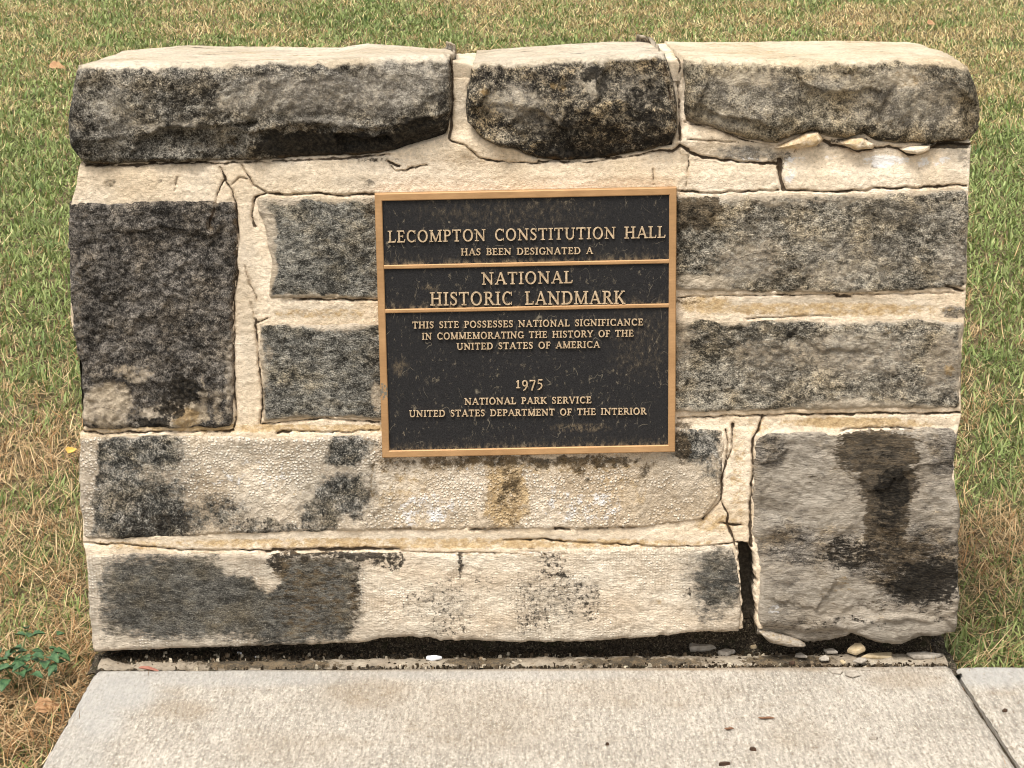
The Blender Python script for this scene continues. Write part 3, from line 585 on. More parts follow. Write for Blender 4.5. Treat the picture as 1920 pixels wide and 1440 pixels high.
# ------------------------------------------------------------------ concrete
def mat_concrete():
    n = NT('broomed_concrete')
    P = n.map((1, .16, 1), rot=(0, 0, 0)); br = n.noise(190, 5, .65, P); br2 = n.noise(60, 3, .6, P)
    sp = n.noise(240, 3, .7, n.map((1, .45, 1))); b = n.noise(5, 4, .6); st = n.noise(22, 4, .6)
    c = n.mix(n.mr(b, .35, .65), (.315, .280, .232), (.385, .345, .29))
    c = n.scale(c, n.mr(br, .32, .68, .62, 1.28)); c = n.scale(c, n.mr(br2, .35, .65, .9, 1.08))
    c = n.mix(n.mr(sp, .55, .66, 0, .75), c, (.58, .52, .43)); c = n.mix(n.mr(sp, .34, .46, .8, 0), c, (.17, .13, .095))
    c = n.mix(n.mr(st, .56, .72, 0, .35), c, (.26, .21, .15))
    c = n.mix(n.math('MULTIPLY', n.attr('brown'), n.mr(st, .3, .7, .5, 1)), c, (.20, .135, .07))
    c = n.mix(n.math('MULTIPLY', n.attr('grey'), n.mr(sp, .3, .7, .6, 1)), c, (.33, .32, .30))
    h = n.math('ADD', n.math('MULTIPLY', br, .7), n.math('MULTIPLY', sp, .5))
    return n.done(c, .9, n.bump(h, .45, .005))
M_CON = mat_concrete()
def slab(name, corners, z=0.0, th=.09, brown=(), grey=(), nx=160, ny=90):
    (a, b, c, d) = [np.array(p) for p in corners]     # back-left, back-right, front-right, front-left
    s = np.linspace(0, 1, nx)[None, :, None]; t = np.linspace(0, 1, ny)[:, None, None] ** 1.3
    P = (1 - t) * ((1 - s) * a + s * b) + t * ((1 - s) * d + s * c)
    wd = np.linalg.norm(b - a); dl = np.minimum(s, 1 - s)[..., 0] * wd; df = (t[..., 0] * abs(a[1] - d[1]))
    de = np.minimum(dl + 0 * df, df + 0 * dl); r = .007
    x, y = P[..., 0].ravel(), P[..., 1].ravel(); X = np.stack([x, y, 0 * x], 1)
    zz = z - r * (1 - np.sqrt(1 - (1 - np.clip(de / r, 0, 1)) ** 2)).ravel() + .0008 * fbm(X, 14, 3) + .0005 * fbm(X, 120, 2)
    edge = de.ravel() < .0001; x = x + edge * .002 * fbm(X, 60, 3); y = y + edge * .002 * fbm(X + 5, 60, 3)
    V = np.stack([x, y, zz], -1); g = np.arange(nx * ny).reshape(ny, nx)
    F = [np.stack([g[:-1, :-1], g[1:, :-1], g[1:, 1:], g[:-1, 1:]], -1).reshape(-1, 4)]
    loop = np.concatenate([g[0, :], g[1:, -1], g[-1, -2::-1], g[-2:0, 0]]); q = V[loop].copy(); q[:, 2] = z - th
    ids = np.arange(len(V), len(V) + len(loop)); F.append(np.stack([loop, np.roll(loop, -1), np.roll(ids, -1), ids], -1))
    V = np.concatenate([V, q]); ppx, ppy = project(V[:, 0], V[:, 1], V[:, 2])
    return structure(mesh(name, V, F, M_CON, None, {'brown': blobs(ppx, ppy, brown), 'grey': blobs(ppx, ppy, grey)}))
A = G(178, 1256); B = G(1783, 1247); C = G(1912, 1446); D = G(70, 1446)
ext = lambda p, q, k: (p[0] + (q[0] - p[0]) * k, p[1] + (q[1] - p[1]) * k)
slab('path', [A, B, ext(B, C, 4.2), ext(A, D, 4.2)], 0.0,
     brown=[(960,1254,760,4,.75),(1700,1275,70,16,.45),(690,1300,80,30,.42),(340,1330,60,18,.42),(1500,1380,60,30,.2),(900,1350,160,60,.22),(1200,1300,160,30,.2),(560,1400,120,30,.2)], grey=[(230,1290,60,40,.8),(180,1330,50,60,.7),(420,1270,240,16,.6),(900,1265,300,10,.45),(140,1400,60,60,.4)])
B2 = G(1792, 1247); E2 = (1.95, B2[1] + .004); C2 = ext(B2, (G(1925, 1446)), 4.2)
slab('pavement', [B2, E2, (2.6, C2[1]), C2], -.002, grey=[(1860,1265,80,22,.8)], brown=[(1880,1300,30,5,.4),(1800,1265,20,10,.4)])
# soil in the gap and under the foot of the wall
def mat_soil():
    n = NT('damp_soil'); a = n.noise(260, 4, .7); b = n.noise(50, 4, .6)
    c = n.mix(n.mr(a, .42, .66), (.022, .016, .010), (.17, .130, .085)); c = n.mix(n.mr(n.noise(330, 2), .60, .66), c, (.34, .28, .19))
    c = n.mix(n.mr(b, .55, .66, 0, .6), c, (.035, .035, .012))
    return n.done(c, .95, n.bump(a, 1.0, .01))
M_SOIL = mat_soil()
x0, x1 = G(172, 1238)[0], G(1790, 1235)[0]
gx, gy = np.meshgrid(np.linspace(x0, x1, 520), np.linspace(-.05, .12, 60)); X = np.stack([gx.ravel(), gy.ravel(), 0 * gx.ravel()], 1)
hz = -.006 + .006 * fbm(X, 25, 3) + .004 * fbm(X, 110, 3) + .004 * sstep(.02, .08, gy.ravel())
gg = np.arange(gx.size).reshape(gx.shape)
structure(mesh('soil', np.stack([gx.ravel(), gy.ravel(), hz], -1), [np.stack([gg[:-1, :-1], gg[:-1, 1:], gg[1:, 1:], gg[1:, :-1]], -1).reshape(-1, 4)], M_SOIL))
jx = np.linspace(0, 1, 60); ja, jb = np.array(ext(A, B, 1.0)), np.array(ext(B, C, 4.2)); jc, jd = np.array(B2), np.array(C2)
le = ja[None] + (jb - ja)[None] * jx[:, None]; ri = jc[None] + (jd - jc)[None] * jx[:, None]; le[:, 0] -= .003; ri[:, 0] += .003
zj = -.016 + .003 * fbm(np.concatenate([le, 0 * le[:, :1]], 1), 60, 3)
structure(mesh('joint_shade_strip', np.concatenate([np.c_[le, zj], np.c_[ri, zj]]), [np.stack([np.arange(59), np.arange(59) + 60, np.arange(59) + 61, np.arange(59) + 1], -1)], M_SOIL))  # soil-coloured strip added in place of the shade in the slab joint
# footing under the blocks, set back in the shade
fx0, fx1 = x0 + .03, x1 - .03
gx, gv = np.meshgrid(np.linspace(fx0, fx1, 300), np.linspace(0, 1, 14)); hz = -.05 + gv * .10
yy = .055 + .010 * fbm(np.stack([gx.ravel(), hz.ravel(), 0 * gx.ravel()], 1), 20, 4).reshape(gx.shape)
gg = np.arange(gx.size).reshape(gx.shape); n0 = gx.size
Vf = np.stack([gx.ravel(), yy.ravel(), hz.ravel()], -1); Vb = Vf.copy(); Vb[:, 1] = .33
f = np.stack([gg[:-1, :-1], gg[:-1, 1:], gg[1:, 1:], gg[1:, :-1]], -1).reshape(-1, 4)
lp = np.concatenate([gg[0, :], gg[1:, -1], gg[-1, -2::-1], gg[-2:0, 0]])
mesh('footing', np.concatenate([Vf, Vb]), [f, f[:, ::-1] + n0, np.stack([lp, lp + n0, np.roll(lp, -1) + n0, np.roll(lp, -1)], -1)], M_SOIL, wall_t)
# ragged mortar lip on the back edge of the slab
n = 420; xs = np.linspace(G(186, 1245)[0], G(1776, 1240)[0], n)
pxs = np.linspace(186, 1776, n); fr = np.interp(pxs, [186, 400, 800, 1300, 1776], [1252, 1250, 1247, 1245, 1243]); bk = np.interp(pxs, [186, 230, 400, 700, 1000, 1300, 1776], [1226, 1240, 1237, 1231, 1228, 1225, 1219])
yf = np.array([G(a, b)[1] for a, b in zip(pxs, fr)]); yb = np.array([G(a, b)[1] for a, b in zip(pxs, bk)])
lat = np.array([[x, 0, 0] for x in xs]); yb = yb + .006 * fbm(lat, 35, 4, .65); yf = yf + .002 * fbm(lat + 4, 40, 3)
hh = .004 + .0035 * fbm(lat + 8, 30, 4, .6)
rows = []
for t_, k in ((0, -1), (.05, .7), (.35, 1), (.7, .8), (1, -.2), (1.05, -4)):
    rows.append(np.stack([xs, yf + (yb - yf) * t_, -.004 + hh * k + (.001 if k > 0 else 0)], -1))
Vv = np.concatenate(rows); gg = np.arange(len(Vv)).reshape(-1, n); z = np.zeros(len(Vv)); ppx, ppy = project(Vv[:, 0], Vv[:, 1], Vv[:, 2])
structure(mesh('mortar_strip', Vv, [np.stack([gg[:-1, :-1], gg[:-1, 1:], gg[1:, 1:], gg[1:, :-1]], -1).reshape(-1, 4)], M_LIP, None,
     {'dark': z + .22, 'ochre': z + .3, 'brown': blobs(ppx, ppy, [(500,1245,120,8,.6),(900,1240,60,8,.6),(1200,1240,130,8,.45),(1480,1238,80,8,.6)]) + .30, 'black': z + .26, 'white': z, 'wash': z, 'crack_shade': z + 9}))
# uncountable crumbs of stone, mortar and soil in the gap
rr = np.random.default_rng(5); NC = 2600
cu = rr.random(NC); cx_ = x0 + .02 + (x1 - x0 - .04) * cu; cy_ = -.024 + .06 * rr.random(NC) ** 1.4
cx_ = np.where(rr.random(NC) < .30, np.clip(rr.normal(.46, .11, NC), x0 + .02, x1 - .02), cx_)
rad = .0011 + .0034 * rr.random(NC) ** 3; cz_ = -.004 + .003 * rr.random(NC)
ang_ = rr.random((NC, 5)) * .9 + np.arange(5)[None] * 2 * np.pi / 5; rk = rad[:, None] * (.65 + .6 * rr.random((NC, 5)))
low = np.stack([cx_[:, None] + rk * np.cos(ang_), cy_[:, None] + rk * np.sin(ang_) * .8, np.repeat((cz_ - .003)[:, None], 5, 1)], -1)
top_ = np.stack([cx_[:, None] + rk * .7 * np.cos(ang_ + .2), cy_[:, None] + rk * .6 * np.sin(ang_ + .2), cz_[:, None] + rad[:, None] * (.3 + .7 * rr.random((NC, 5)))], -1)
Vc = np.concatenate([low, top_], 1).reshape(-1, 3); b0 = (np.arange(NC) * 10)[:, None]
Fq = np.concatenate([b0 + np.array([[i_, (i_ + 1) % 5, 5 + (i_ + 1) % 5, 5 + i_]]) for i_ in range(5)]); Ft = b0 + np.array([[5, 6, 7, 8, 9]])
tone = rr.random(NC); cc = np.where((tone < .62)[:, None], np.array([.035, .025, .015]), np.where((tone < .9)[:, None], np.array([.15, .11, .07]), np.array([.40, .34, .25]))) * (.6 + .8 * rr.random((NC, 1)))
Cc = np.ones((NC, 10, 4)); Cc[..., :3] = cc[:, None]
nc = NT('rubble_crumbs'); M_RUB = nc.done(nc.attr('Col', True), .95, spec=.1)
ro = mesh('rubble', Vc, [Fq, Ft], M_RUB, None, {'Col': Cc.reshape(-1, 4)}, smooth=False)
ro['kind'] = 'stuff'; ro['label'] = 'dark crumbs of soil and stone filling the gap at the foot of the wall'
# ------------------------------------------------------------------ plaque
def mat_bronze():
    n = NT('brushed_bronze'); a = n.noise(300, 3, .6, n.map((.15, 1, 1))); b = n.noise(20, 4)
    c = n.mix(n.mr(b, .4, .65), (.38, .215, .095), (.45, .262, .12)); c = n.scale(c, n.mr(a, .3, .7, .9, 1.08))
    d = n.mr(n.math('ADD', n.noise(140, 4, .7), n.attr('stain')), 1.02, 1.12)
    c = n.mix(d, c, (.16, .15, .12))
    return n.done(c, n.mr(b, .3, .7, .48, .62), n.bump(a, .05, .001), metal=.3, spec=.4)
def mat_panel():
    n = NT('dark_plaque_ground')
    sp = n.noise(170, 5, .75, n.map((1, 1, .55))); sp2 = n.noise(30, 4, .6); g2 = n.noise(500, 2, .6)
    c = n.mix(n.mr(g2, .35, .65), (.0108, .0102, .0106), (.0205, .0192, .0192))
    m = n.math('MULTIPLY', n.mr(sp, .58, .67), n.mr(sp2, .42, .62, .16, 1.0))
    c = n.mix(n.math('MULTIPLY', m, .8), c, (.20, .165, .115))
    # thin pale scratches: ridges of stretched noise
    for sc, ro, lo in ((24, .5, .006), (19, -.4, .005), (33, 1.2, .006)):
        r_ = n.noise(sc, 2, .5, n.map((1, 1, .8), (sc, 1, 2), (0, ro, 0)), .6)
        ln = n.mr(n.math('ABSOLUTE', n.math('SUBTRACT', r_, .5)), 0, lo, 1, 0)
        ln = n.math('MULTIPLY', ln, n.mr(n.noise(26, 2, .5, n.map((1, 1, 1), (ro * 9, 4, sc))), .60, .68))
        c = n.mix(n.math('MULTIPLY', ln, .55), c, (.33, .28, .20))
    c = n.mix(n.math('MULTIPLY', n.attr('stain'), n.mr(sp, .45, .6)), c, (.24, .18, .11))
    return n.done(c, .62, n.bump(n.math('ADD', g2, sp), .25, .002), spec=.18)
def mat_letter():
    n = NT('worn_bronze_letter'); a = n.noise(260, 4, .7); c = n.mix(n.mr(a, .36, .64), (.33, .235, .140), (.64, .49, .325))
    return n.done(c, .5, metal=.3)
M_BRZ, M_PAN, M_LET = mat_bronze(), mat_panel(), mat_letter()
PW = .016                                                 # height of the frame face over the wall face
cor = [np.array(W(*p, PW)) for p in ((703,364),(1268,351),(1267,848),(716,858))]
ctr = sum(cor) / 4; ex = (cor[1] - cor[0]) + (cor[2] - cor[3]); wid = np.linalg.norm(ex) / 2; ex /= np.linalg.norm(ex)
ey = np.array([-ex[1], ex[0]]); hei = (((cor[0] - cor[3]) + (cor[1] - cor[2])) / 2) @ ey
shear = (((cor[0] - cor[3]) + (cor[1] - cor[2])) / 2) @ ex / hei   # the plate hangs a hair out of square in the photo
pl_base = wall(*(ctr - ey * hei / 2)[:, None], np.array([.0]))[0]
plaque = thing('plaque', 'rectangular dark bronze plaque with bright border and raised inscription fixed on the stone wall', 'plaque', tuple(pl_base))
def PL(a, b, h):
    """plaque coordinates (m from the centre) and height over the wall face -> world"""
    a = np.asarray(a, float); b = np.asarray(b, float); q = ctr[None] + (a + shear * b)[:, None] * ex + b[:, None] * ey
    return wall(q[:, 0], q[:, 1], np.broadcast_to(np.asarray(h, float), a.shape))
def PLinv(px, py, h=PW):
    u, v = W(px, py, h); d = np.stack([np.ravel(u) - ctr[0], np.ravel(v) - ctr[1]], 1)
    b = d @ ey; a = d @ ex - shear * b; return a, b
hw, hh_ = wid / 2, hei / 2; FW = .0112; PH = PW - .0038
def ring(rects):
    V = []; F = []
    for k, (a, b, h) in enumerate(rects): V.append(PL([-a, a, a, -a], [-b, -b, b, b], h))
    for k in range(len(rects) - 1):
        for i in range(4): F.append([k * 4 + i, k * 4 + (i + 1) % 4, k * 4 + 4 + (i + 1) % 4, k * 4 + 4 + i])
    return np.concatenate(V), [np.array(F)]
def subdivided(name, V, F, mat, stain=None):
    o = mesh(name, V, F, mat, plaque, None, smooth=False); return o
# frame: outer side, bevel, flat face, inner bevel, inner side (mitred corners); divided along its length for the wear marks
def frame_mesh():
    prof = [(0, 0.0005), (0, PW - .0012), (.0012, PW), (FW - .0012, PW), (FW, PW - .001), (FW, PH - .003)]
    V = []; F = []; n = 60
    tt = np.linspace(0, 1, n, endpoint=False)
    for off, h in prof:
        a, b = hw - off, hh_ - off; c = [(-a, -b), (a, -b), (a, b), (-a, b)]
        xs = np.concatenate([c[i][0] + (c[(i + 1) % 4][0] - c[i][0]) * tt for i in range(4)]); ys = np.concatenate([c[i][1] + (c[(i + 1) % 4][1] - c[i][1]) * tt for i in range(4)])
        V.append(PL(xs, ys, h))
    N = 4 * n
    for k in range(len(prof) - 1):
        a = np.arange(N) + k * N; b = a + N; F.append(np.stack([a, np.roll(a, -1), np.roll(b, -1), b], -1))
    return np.concatenate(V), F
V, F = frame_mesh(); ppx, ppy = project(V[:, 0], V[:, 1], V[:, 2])
mesh('border_frame', V, F, M_BRZ, plaque, {'stain': blobs(ppx, ppy, [(716,735,16,26,.55),(720,770,12,8,.4)])}, smooth=False)
# panel with three fields, finely divided so that the dirt along the lower edges has its own shape
na, nb = 160, 140; aa, bb = np.meshgrid(np.linspace(-hw + FW * .8, hw - FW * .8, na), np.linspace(-hh_ + FW * .8, hh_ - FW * .8, nb))
V = PL(aa.ravel(), bb.ravel(), PH); g = np.arange(na * nb).reshape(nb, na); ppx, ppy = project(V[:, 0], V[:, 1], V[:, 2])
d1 = PLinv([722, 1254], [500.5, 491]); d2 = PLinv([722, 1254], [583, 574])
y1, y2 = d1[1].mean(), d2[1].mean(); th = .0030
stn = np.zeros(len(V))
for yl_ in (y1 + th, y2 + th, -hh_ + FW): stn = np.maximum(stn, .8 * np.exp(-np.clip(bb.ravel() - yl_, 0, 1) / .004) * (bb.ravel() > yl_ - .002))
stn = np.maximum(stn, blobs(ppx, ppy, [(1090,802,46,7,.5),(805,540,12,6,.6),(950,395,150,26,.14),(750,690,14,14,.3),(1200,640,50,60,.12)]))
mesh('panel', V, [np.stack([g[:-1, :-1], g[:-1, 1:], g[1:, 1:], g[1:, :-1]], -1).reshape(-1, 4)], M_PAN, plaque, {'stain': stn}, smooth=False)
for yl_ in (y1, y2):
    a = hw - FW + .0004; V = []; prof = [(-th, PH - .002), (-th, PW - .0012), (-th * .6, PW - .0005), (th * .6, PW - .0005), (th, PW - .0012), (th, PH - .002)]
    xs = np.linspace(-a, a, 40)
    for o_, h in prof: V.append(PL(xs, np.full(40, yl_ + o_), h))
    g = np.arange(240).reshape(6, 40); V = np.concatenate(V)
    mesh('divider_bar', V, [np.stack([g[:-1, :-1], g[:-1, 1:], g[1:, 1:], g[1:, :-1]], -1).reshape(-1, 4)], M_BRZ, plaque, {'stain': np.zeros(len(V))}, smooth=False)
# --- raised roman capitals, drawn stroke by stroke:  (points, widths)
TK, TN, SF = .155, .085, .065
def ln(x0, y0, x1, y1, w0, w1=None): return ([(x0, y0), (x1, y1)], [w0, w1 or w0])
def stem(x, y0=0., y1=1., w=TK, e=.10, ends=(1, 1)):
    o = [ln(x, y0, x, y1, w)]
    if ends[0]: o.append(ln(x - w / 2 - e, y0 + SF / 2, x + w / 2 + e, y0 + SF / 2, SF))
    if ends[1]: o.append(ln(x - w / 2 - e, y1 - SF / 2, x + w / 2 + e, y1 - SF / 2, SF))
    return o
def srf(x, y, e=.15): return ln(x - e, y, x + e, y, SF)
def arc(cx, cy, rx, ry, a0, a1, wt=TK, wn=TN, n=14):
    pts, ws = [], []
    for k in range(n + 1):
        a = R(a0 + (a1 - a0) * k / n); c, s_ = math.cos(a), math.sin(a)
        pts.append((cx + (rx - wt / 2) * c, cy + (ry - wn / 2) * s_)); ws.append(wn + (wt - wn) * abs(c) ** 1.5)
    return (pts, ws)
def bars(x, x2, ys):
    o = []
    for y, L, tdir in ys:
        o.append(ln(x, y, L, y, TN))
        o.append(ln(L - .02, y, L + .02, y + tdir * .2, .075) if tdir else ln(L, y - .1, L, y + .1, .07))
    return o
h2 = TN / 2
GL = {
 'A': (.90, [ln(.14, .03, .45, 1, TN), ln(.45, 1, .76, .03, TK), ln(.24, .34, .66, .34, TN), srf(.14, SF / 2, .13), srf(.77, SF / 2, .15)]),
 'B': (.72, stem(.20) + [ln(.2, 1 - h2, .42, 1 - h2, TN), arc(.40, .755, .26, .245, 90, -90), ln(.2, .53, .42, .53, TN), arc(.41, .275, .29, .275, 90, -90), ln(.2, h2, .42, h2, TN)]),
 'C': (.84, [arc(.46, .5, .40, .52, 50, 310), ln(.74, .72, .74, .99, .07), ln(.74, .02, .74, .22, .06)]),
 'D': (.88, stem(.20) + [ln(.2, 1 - h2, .44, 1 - h2, TN), arc(.42, .5, .42, .5, 90, -90), ln(.2, h2, .44, h2, TN)]),
 'E': (.70, stem(.20) + bars(.2, .6, [(1 - h2, .60, -1), (.52, .50, 0), (h2, .64, 1)])),
 'F': (.66, stem(.20) + bars(.2, .6, [(1 - h2, .60, -1), (.50, .50, 0)])),
 'G': (.88, [arc(.46, .5, .40, .52, 50, 300), ln(.74, .72, .74, .99, .07)] + stem(.73, .02, .42, TK, .1, (0, 1))),
 'H': (.94, stem(.20) + stem(.74) + [ln(.2, .52, .74, .52, TN)]),
 'I': (.40, stem(.20)),
 'K': (.84, stem(.20) + [ln(.25, .40, .68, .97, TN), ln(.38, .58, .72, .03, TK), srf(.68, 1 - SF / 2, .13), srf(.74, SF / 2, .12)]),
 'L': (.68, stem(.20) + bars(.2, .6, [(h2, .62, 1)])),
 'M': (1.06, stem(.17, w=TN + .02) + stem(.88) + [ln(.17, .98, .53, .04, TK), ln(.53, .04, .88, .98, TN)]),
 'N': (.94, stem(.18, w=TN + .01, ends=(1, 0)) + stem(.76, w=TN + .01, ends=(0, 1)) + [ln(.14, .97, .76, .03, TK), srf(.10, 1 - SF / 2, .1)]),
 'O': (.94, [arc(.47, .5, .42, .53, 0, 360, n=28)]),
 'P': (.68, stem(.20) + [ln(.2, 1 - h2, .40, 1 - h2, TN), arc(.38, .73, .28, .27, 90, -90), ln(.2, .46 + h2, .40, .46 + h2, TN)]),
 'R': (.80, stem(.20) + [ln(.2, 1 - h2, .40, 1 - h2, TN), arc(.38, .745, .27, .255, 90, -90), ln(.2, .49 + h2, .40, .49 + h2, TN), ln(.42, .5, .70, .03, TK), srf(.74, SF / 2, .09)]),
 'S': (.62, [([(.50, .83), (.42, .95), (.29, .97), (.16, .90), (.13, .77), (.19, .65), (.32, .54), (.45, .42), (.50, .27), (.44, .11), (.31, .03), (.19, .05), (.10, .18)], [.06, .075, TN, .12, .14, .155, .165, .155, .14, .12, TN, .075, .06]), ln(.52, .74, .52, .99, .065), ln(.09, .02, .09, .27, .065)]),
 'T': (.78, stem(.39, ends=(1, 0)) + [ln(.06, 1 - h2, .72, 1 - h2, TN), ln(.07, .78, .05, 1, .07), ln(.71, .78, .73, 1, .07)]),
 'U': (.92, [ln(.20, .35, .20, 1, TK), srf(.20, 1 - SF / 2, .17), ln(.74, .35, .74, 1, TN), srf(.74, 1 - SF / 2, .14), arc(.47, .37, .345, .39, 180, 360, TK * .85, TN)]),
 'V': (.88, [ln(.14, .97, .44, 0, TK), ln(.44, 0, .72, .97, TN), srf(.14, 1 - SF / 2, .15), srf(.74, 1 - SF / 2, .13)]),
 'Y': (.84, stem(.42, 0, .5, ends=(1, 0)) + [ln(.12, .97, .42, .46, TK), ln(.42, .46, .70, .97, TN), srf(.12, 1 - SF / 2, .14), srf(.72, 1 - SF / 2, .12)]),
 '1': (.46, stem(.23, 0, .78, ends=(1, 0)) + [ln(.08, .62, .23, .76, .07)]),
 '9': (.64, [arc(.32, .48, .26, .31, 0, 360, .13, TN, 20), ([(.55, .48), (.50, .16), (.36, -.10), (.18, -.26)], [.13, .13, .11, .06])]),
 '7': (.62, [ln(.08, .74, .56, .74, .09), ln(.09, .60, .08, .78, .06), ln(.54, .72, .24, -.26, .13)]),
 '5': (.58, [ln(.18, .80, .54, .80, .10), ln(.17, .80, .15, .42, .075), ([(.15, .42), (.28, .47), (.42, .40), (.48, .22), (.42, .0), (.28, -.14), (.10, -.22)], [.08, .10, .12, .14, .13, .10, .06])]),
}
def inscription(text, p0, p1, capx, label, dig=False):
    """p0,p1: pixel of the baseline start and end; capx: letter height in pixels"""
    (a0, a1), (b0, b1) = PLinv([p0[0], p1[0]], [p0[1], p1[1]], PW - .001)
    capm = capx / 1232.0
    adv = 0.; pos = []
    track = .06
    for i, ch in enumerate(text):
        if ch == ' ': adv += .62 if text[i - 1] != ' ' else .2; continue
        pos.append((ch, adv)); adv += GL[ch][0] + track
    total = adv - track; sx = (a1 - a0) / total
    V, F = [], []; cnt = 0; eps = 0
    for ch, x0 in pos:
        for pts, ws in GL[ch][1]:
            eps = (eps + 1) % 7; top = PW - .0006 + eps * .00004
            p = np.array(pts, float); t = np.gradient(p, axis=0) if len(p) > 2 else np.repeat((p[1] - p[0])[None], 2, 0)
            t /= np.linalg.norm(t, axis=1)[:, None] + 1e-9; nn = np.stack([-t[:, 1], t[:, 0]], 1); wv_ = np.array(ws)[:, None] / 2 * (1.25 if capx < 15 else 1.05)
            rows = []
            for sgn, k, h in ((1, 1.12, PH - .0006), (1, .82, top), (-1, .82, top), (-1, 1.12, PH - .0006)):
                q = p + nn * wv_ * sgn * k; q[0] -= t[0] * .012 * (k - .8); q[-1] += t[-1] * .012 * (k - .8)
                xa = a0 + (x0 + q[:, 0]) * sx; f_ = (x0 + q[:, 0]) / total
                rows.append(PL(xa, b0 + (b1 - b0) * f_ + q[:, 1] * capm, h))
            m = len(p); V.append(np.concatenate(rows)); g = cnt + np.arange(4 * m).reshape(4, m)
            F.append(np.stack([g[:-1, :-1], g[1:, :-1], g[1:, 1:], g[:-1, 1:]], -1).reshape(-1, 4))
            F.append(np.array([[g[0, 0], g[1, 0], g[2, 0], g[3, 0]], [g[3, -1], g[2, -1], g[1, -1], g[0, -1]]])); cnt += 4 * m
    o = mesh('inscription', np.concatenate(V), [np.concatenate(F)], M_LET, plaque, None, smooth=False); o['label'] = label
LINES = [('LECOMPTON CONSTITUTION HALL', (727,455), (1248,446), 22, 'large raised heading line ending in HALL'),
 ('HAS BEEN DESIGNATED A', (864,479), (1112,476), 12.5, 'small raised line HAS BEEN DESIGNATED A'),
 ('NATIONAL', (903,534), (1074,531), 23, 'large raised word NATIONAL'),
 ('HISTORIC  LANDMARK', (806,573), (1172,570), 25, 'large raised line HISTORIC LANDMARK'),
 ('THIS SITE POSSESSES NATIONAL SIGNIFICANCE', (773,616), (1206,610), 12.5, 'small raised line starting THIS SITE'),
 ('IN COMMEMORATING THE HISTORY OF THE', (791,637), (1188,631), 12.5, 'small raised line starting IN COMMEMORATING'),
 ('UNITED STATES OF AMERICA', (856,656), (1125,652), 12.5, 'small raised line UNITED STATES OF AMERICA'),
 ('1975', (967,728), (1018,727), 19, 'raised year 1975 in old style figures'),
 ('NATIONAL PARK SERVICE', (871,759), (1109,756), 12.5, 'small raised line NATIONAL PARK SERVICE'),
 ('UNITED STATES DEPARTMENT OF THE INTERIOR', (767,782), (1212,777), 12.5, 'small raised bottom line ending in INTERIOR')]
for L_ in LINES: inscription(*L_)
# ------------------------------------------------------------------ grass
def mat_grass():
    n = NT('grass_blades'); c = n.attr('Col', True)
    m = n.done(c, .6, spec=.25); n.b.inputs['Subsurface Weight'].default_value = 0
    tr = n.node('ShaderNodeBsdfTranslucent'); n.put(tr.inputs['Color'], c); mx = n.node('ShaderNodeMixShader'); mx.inputs[0].default_value = .28
    out = n.t.nodes['Material Output']; n.t.links.new(n.b.outputs[0], mx.inputs[1]); n.t.links.new(tr.outputs[0], mx.inputs[2]); n.t.links.new(mx.outputs[0], out.inputs[0])
    return m
M_GRASS = mat_grass()
SLAB_POLY = [A, B, ext(B, C, 4.2), ext(A, D, 4.2)]; SLAB2 = [B2, E2, (2.6, C2[1]), C2]
def dryness(px, py, x, y):
    X = np.stack([x, y, 0 * x], 1)
    d = .43 + .60 * fbm(X, 2.4, 3) + .32 * fbm(X, 8.0, 3)
    d += blobs(px, py, [(40,1050,170,220,.30),(80,1330,200,160,.6),(60,790,120,90,.22),(1860,1130,80,90,.25),(1850,980,60,50,.25),(1700,60,260,60,.35),(1000,30,160,40,.25),(1850,170,90,60,.3),(1400,30,300,40,.2),(420,40,160,30,.25),(60,50,120,40,.15)])
    d -= blobs(px, py, [(60,420,90,200,.45),(60,280,70,50,.3),(1880,400,60,180,.5),(1880,850,50,120,.4),(650,40,120,40,.25),(250,60,80,40,.25),(1500,20,60,20,.25),(1900,700,60,80,.2),(800,60,140,30,.25)])
    return d
def blades(N, ymin, ymax, dens):
    d = ymin + (ymax - ymin) * RNG.random(N) ** 1.0; x = (RNG.random(N) * 2 - 1)
    return d, x
NB = 500000
# distance from the camera with a density that thins with distance; width of the strip follows the view with a generous margin
tq = RNG.random(NB); d = (2.25 ** .85 + tq * (14.0 ** .85 - 2.25 ** .85)) ** (1 / .85)
x = (RNG.random(NB) * 2 - 1) * d * .40; y = CAMY + d
hid = (np.abs(x) < .62 * (d / 2.9) * .95) & (y > .37) & (d < 8.2)
keep = ~(hid & (RNG.random(NB) < .75))
keep &= ~((np.abs(x + .012) < .672) & (y > -.035) & (y < .36))
for poly in (SLAB_POLY, SLAB2): keep &= ~inside(x, y, poly)
x, y, d = x[keep], y[keep], d[keep]; N = len(x)
z = gz(x, y) - .004; px, py = project(x, y, z + .02)
dry = dryness(px, py, x, y); X = np.stack([x, y, 0 * x], 1)
clump = fbm(X, 22, 2); cl2 = fbm(X + 40, 9, 2)
isdry = RNG.random(N) < np.clip(dry + .25 * clump, .06, .95)
near = sstep(4.2, 2.6, d)
flat = isdry & (RNG.random(N) < .35 + .45 * near)
Lb = np.where(flat, RNG.uniform(.03, .075, N), RNG.uniform(.018, .050, N)) * (1 + .40 * cl2) * (1 + .35 * clump)
wb = np.where(isdry, RNG.uniform(.0014, .0028, N), RNG.uniform(.0018, .0058, N)) * np.clip(d / 4.0, .85, 2.4)
ang = RNG.uniform(0, 2 * np.pi, N) ; tilt = np.where(flat, RNG.uniform(1.0, 1.5, N), np.abs(RNG.normal(.35, .40, N))); bend = np.where(flat, RNG.normal(0, .6, N), RNG.uniform(.2, 1.7, N))
dirv = np.stack([np.cos(ang), np.sin(ang)], 1); sidev = np.stack([-np.sin(ang), np.cos(ang)], 1)
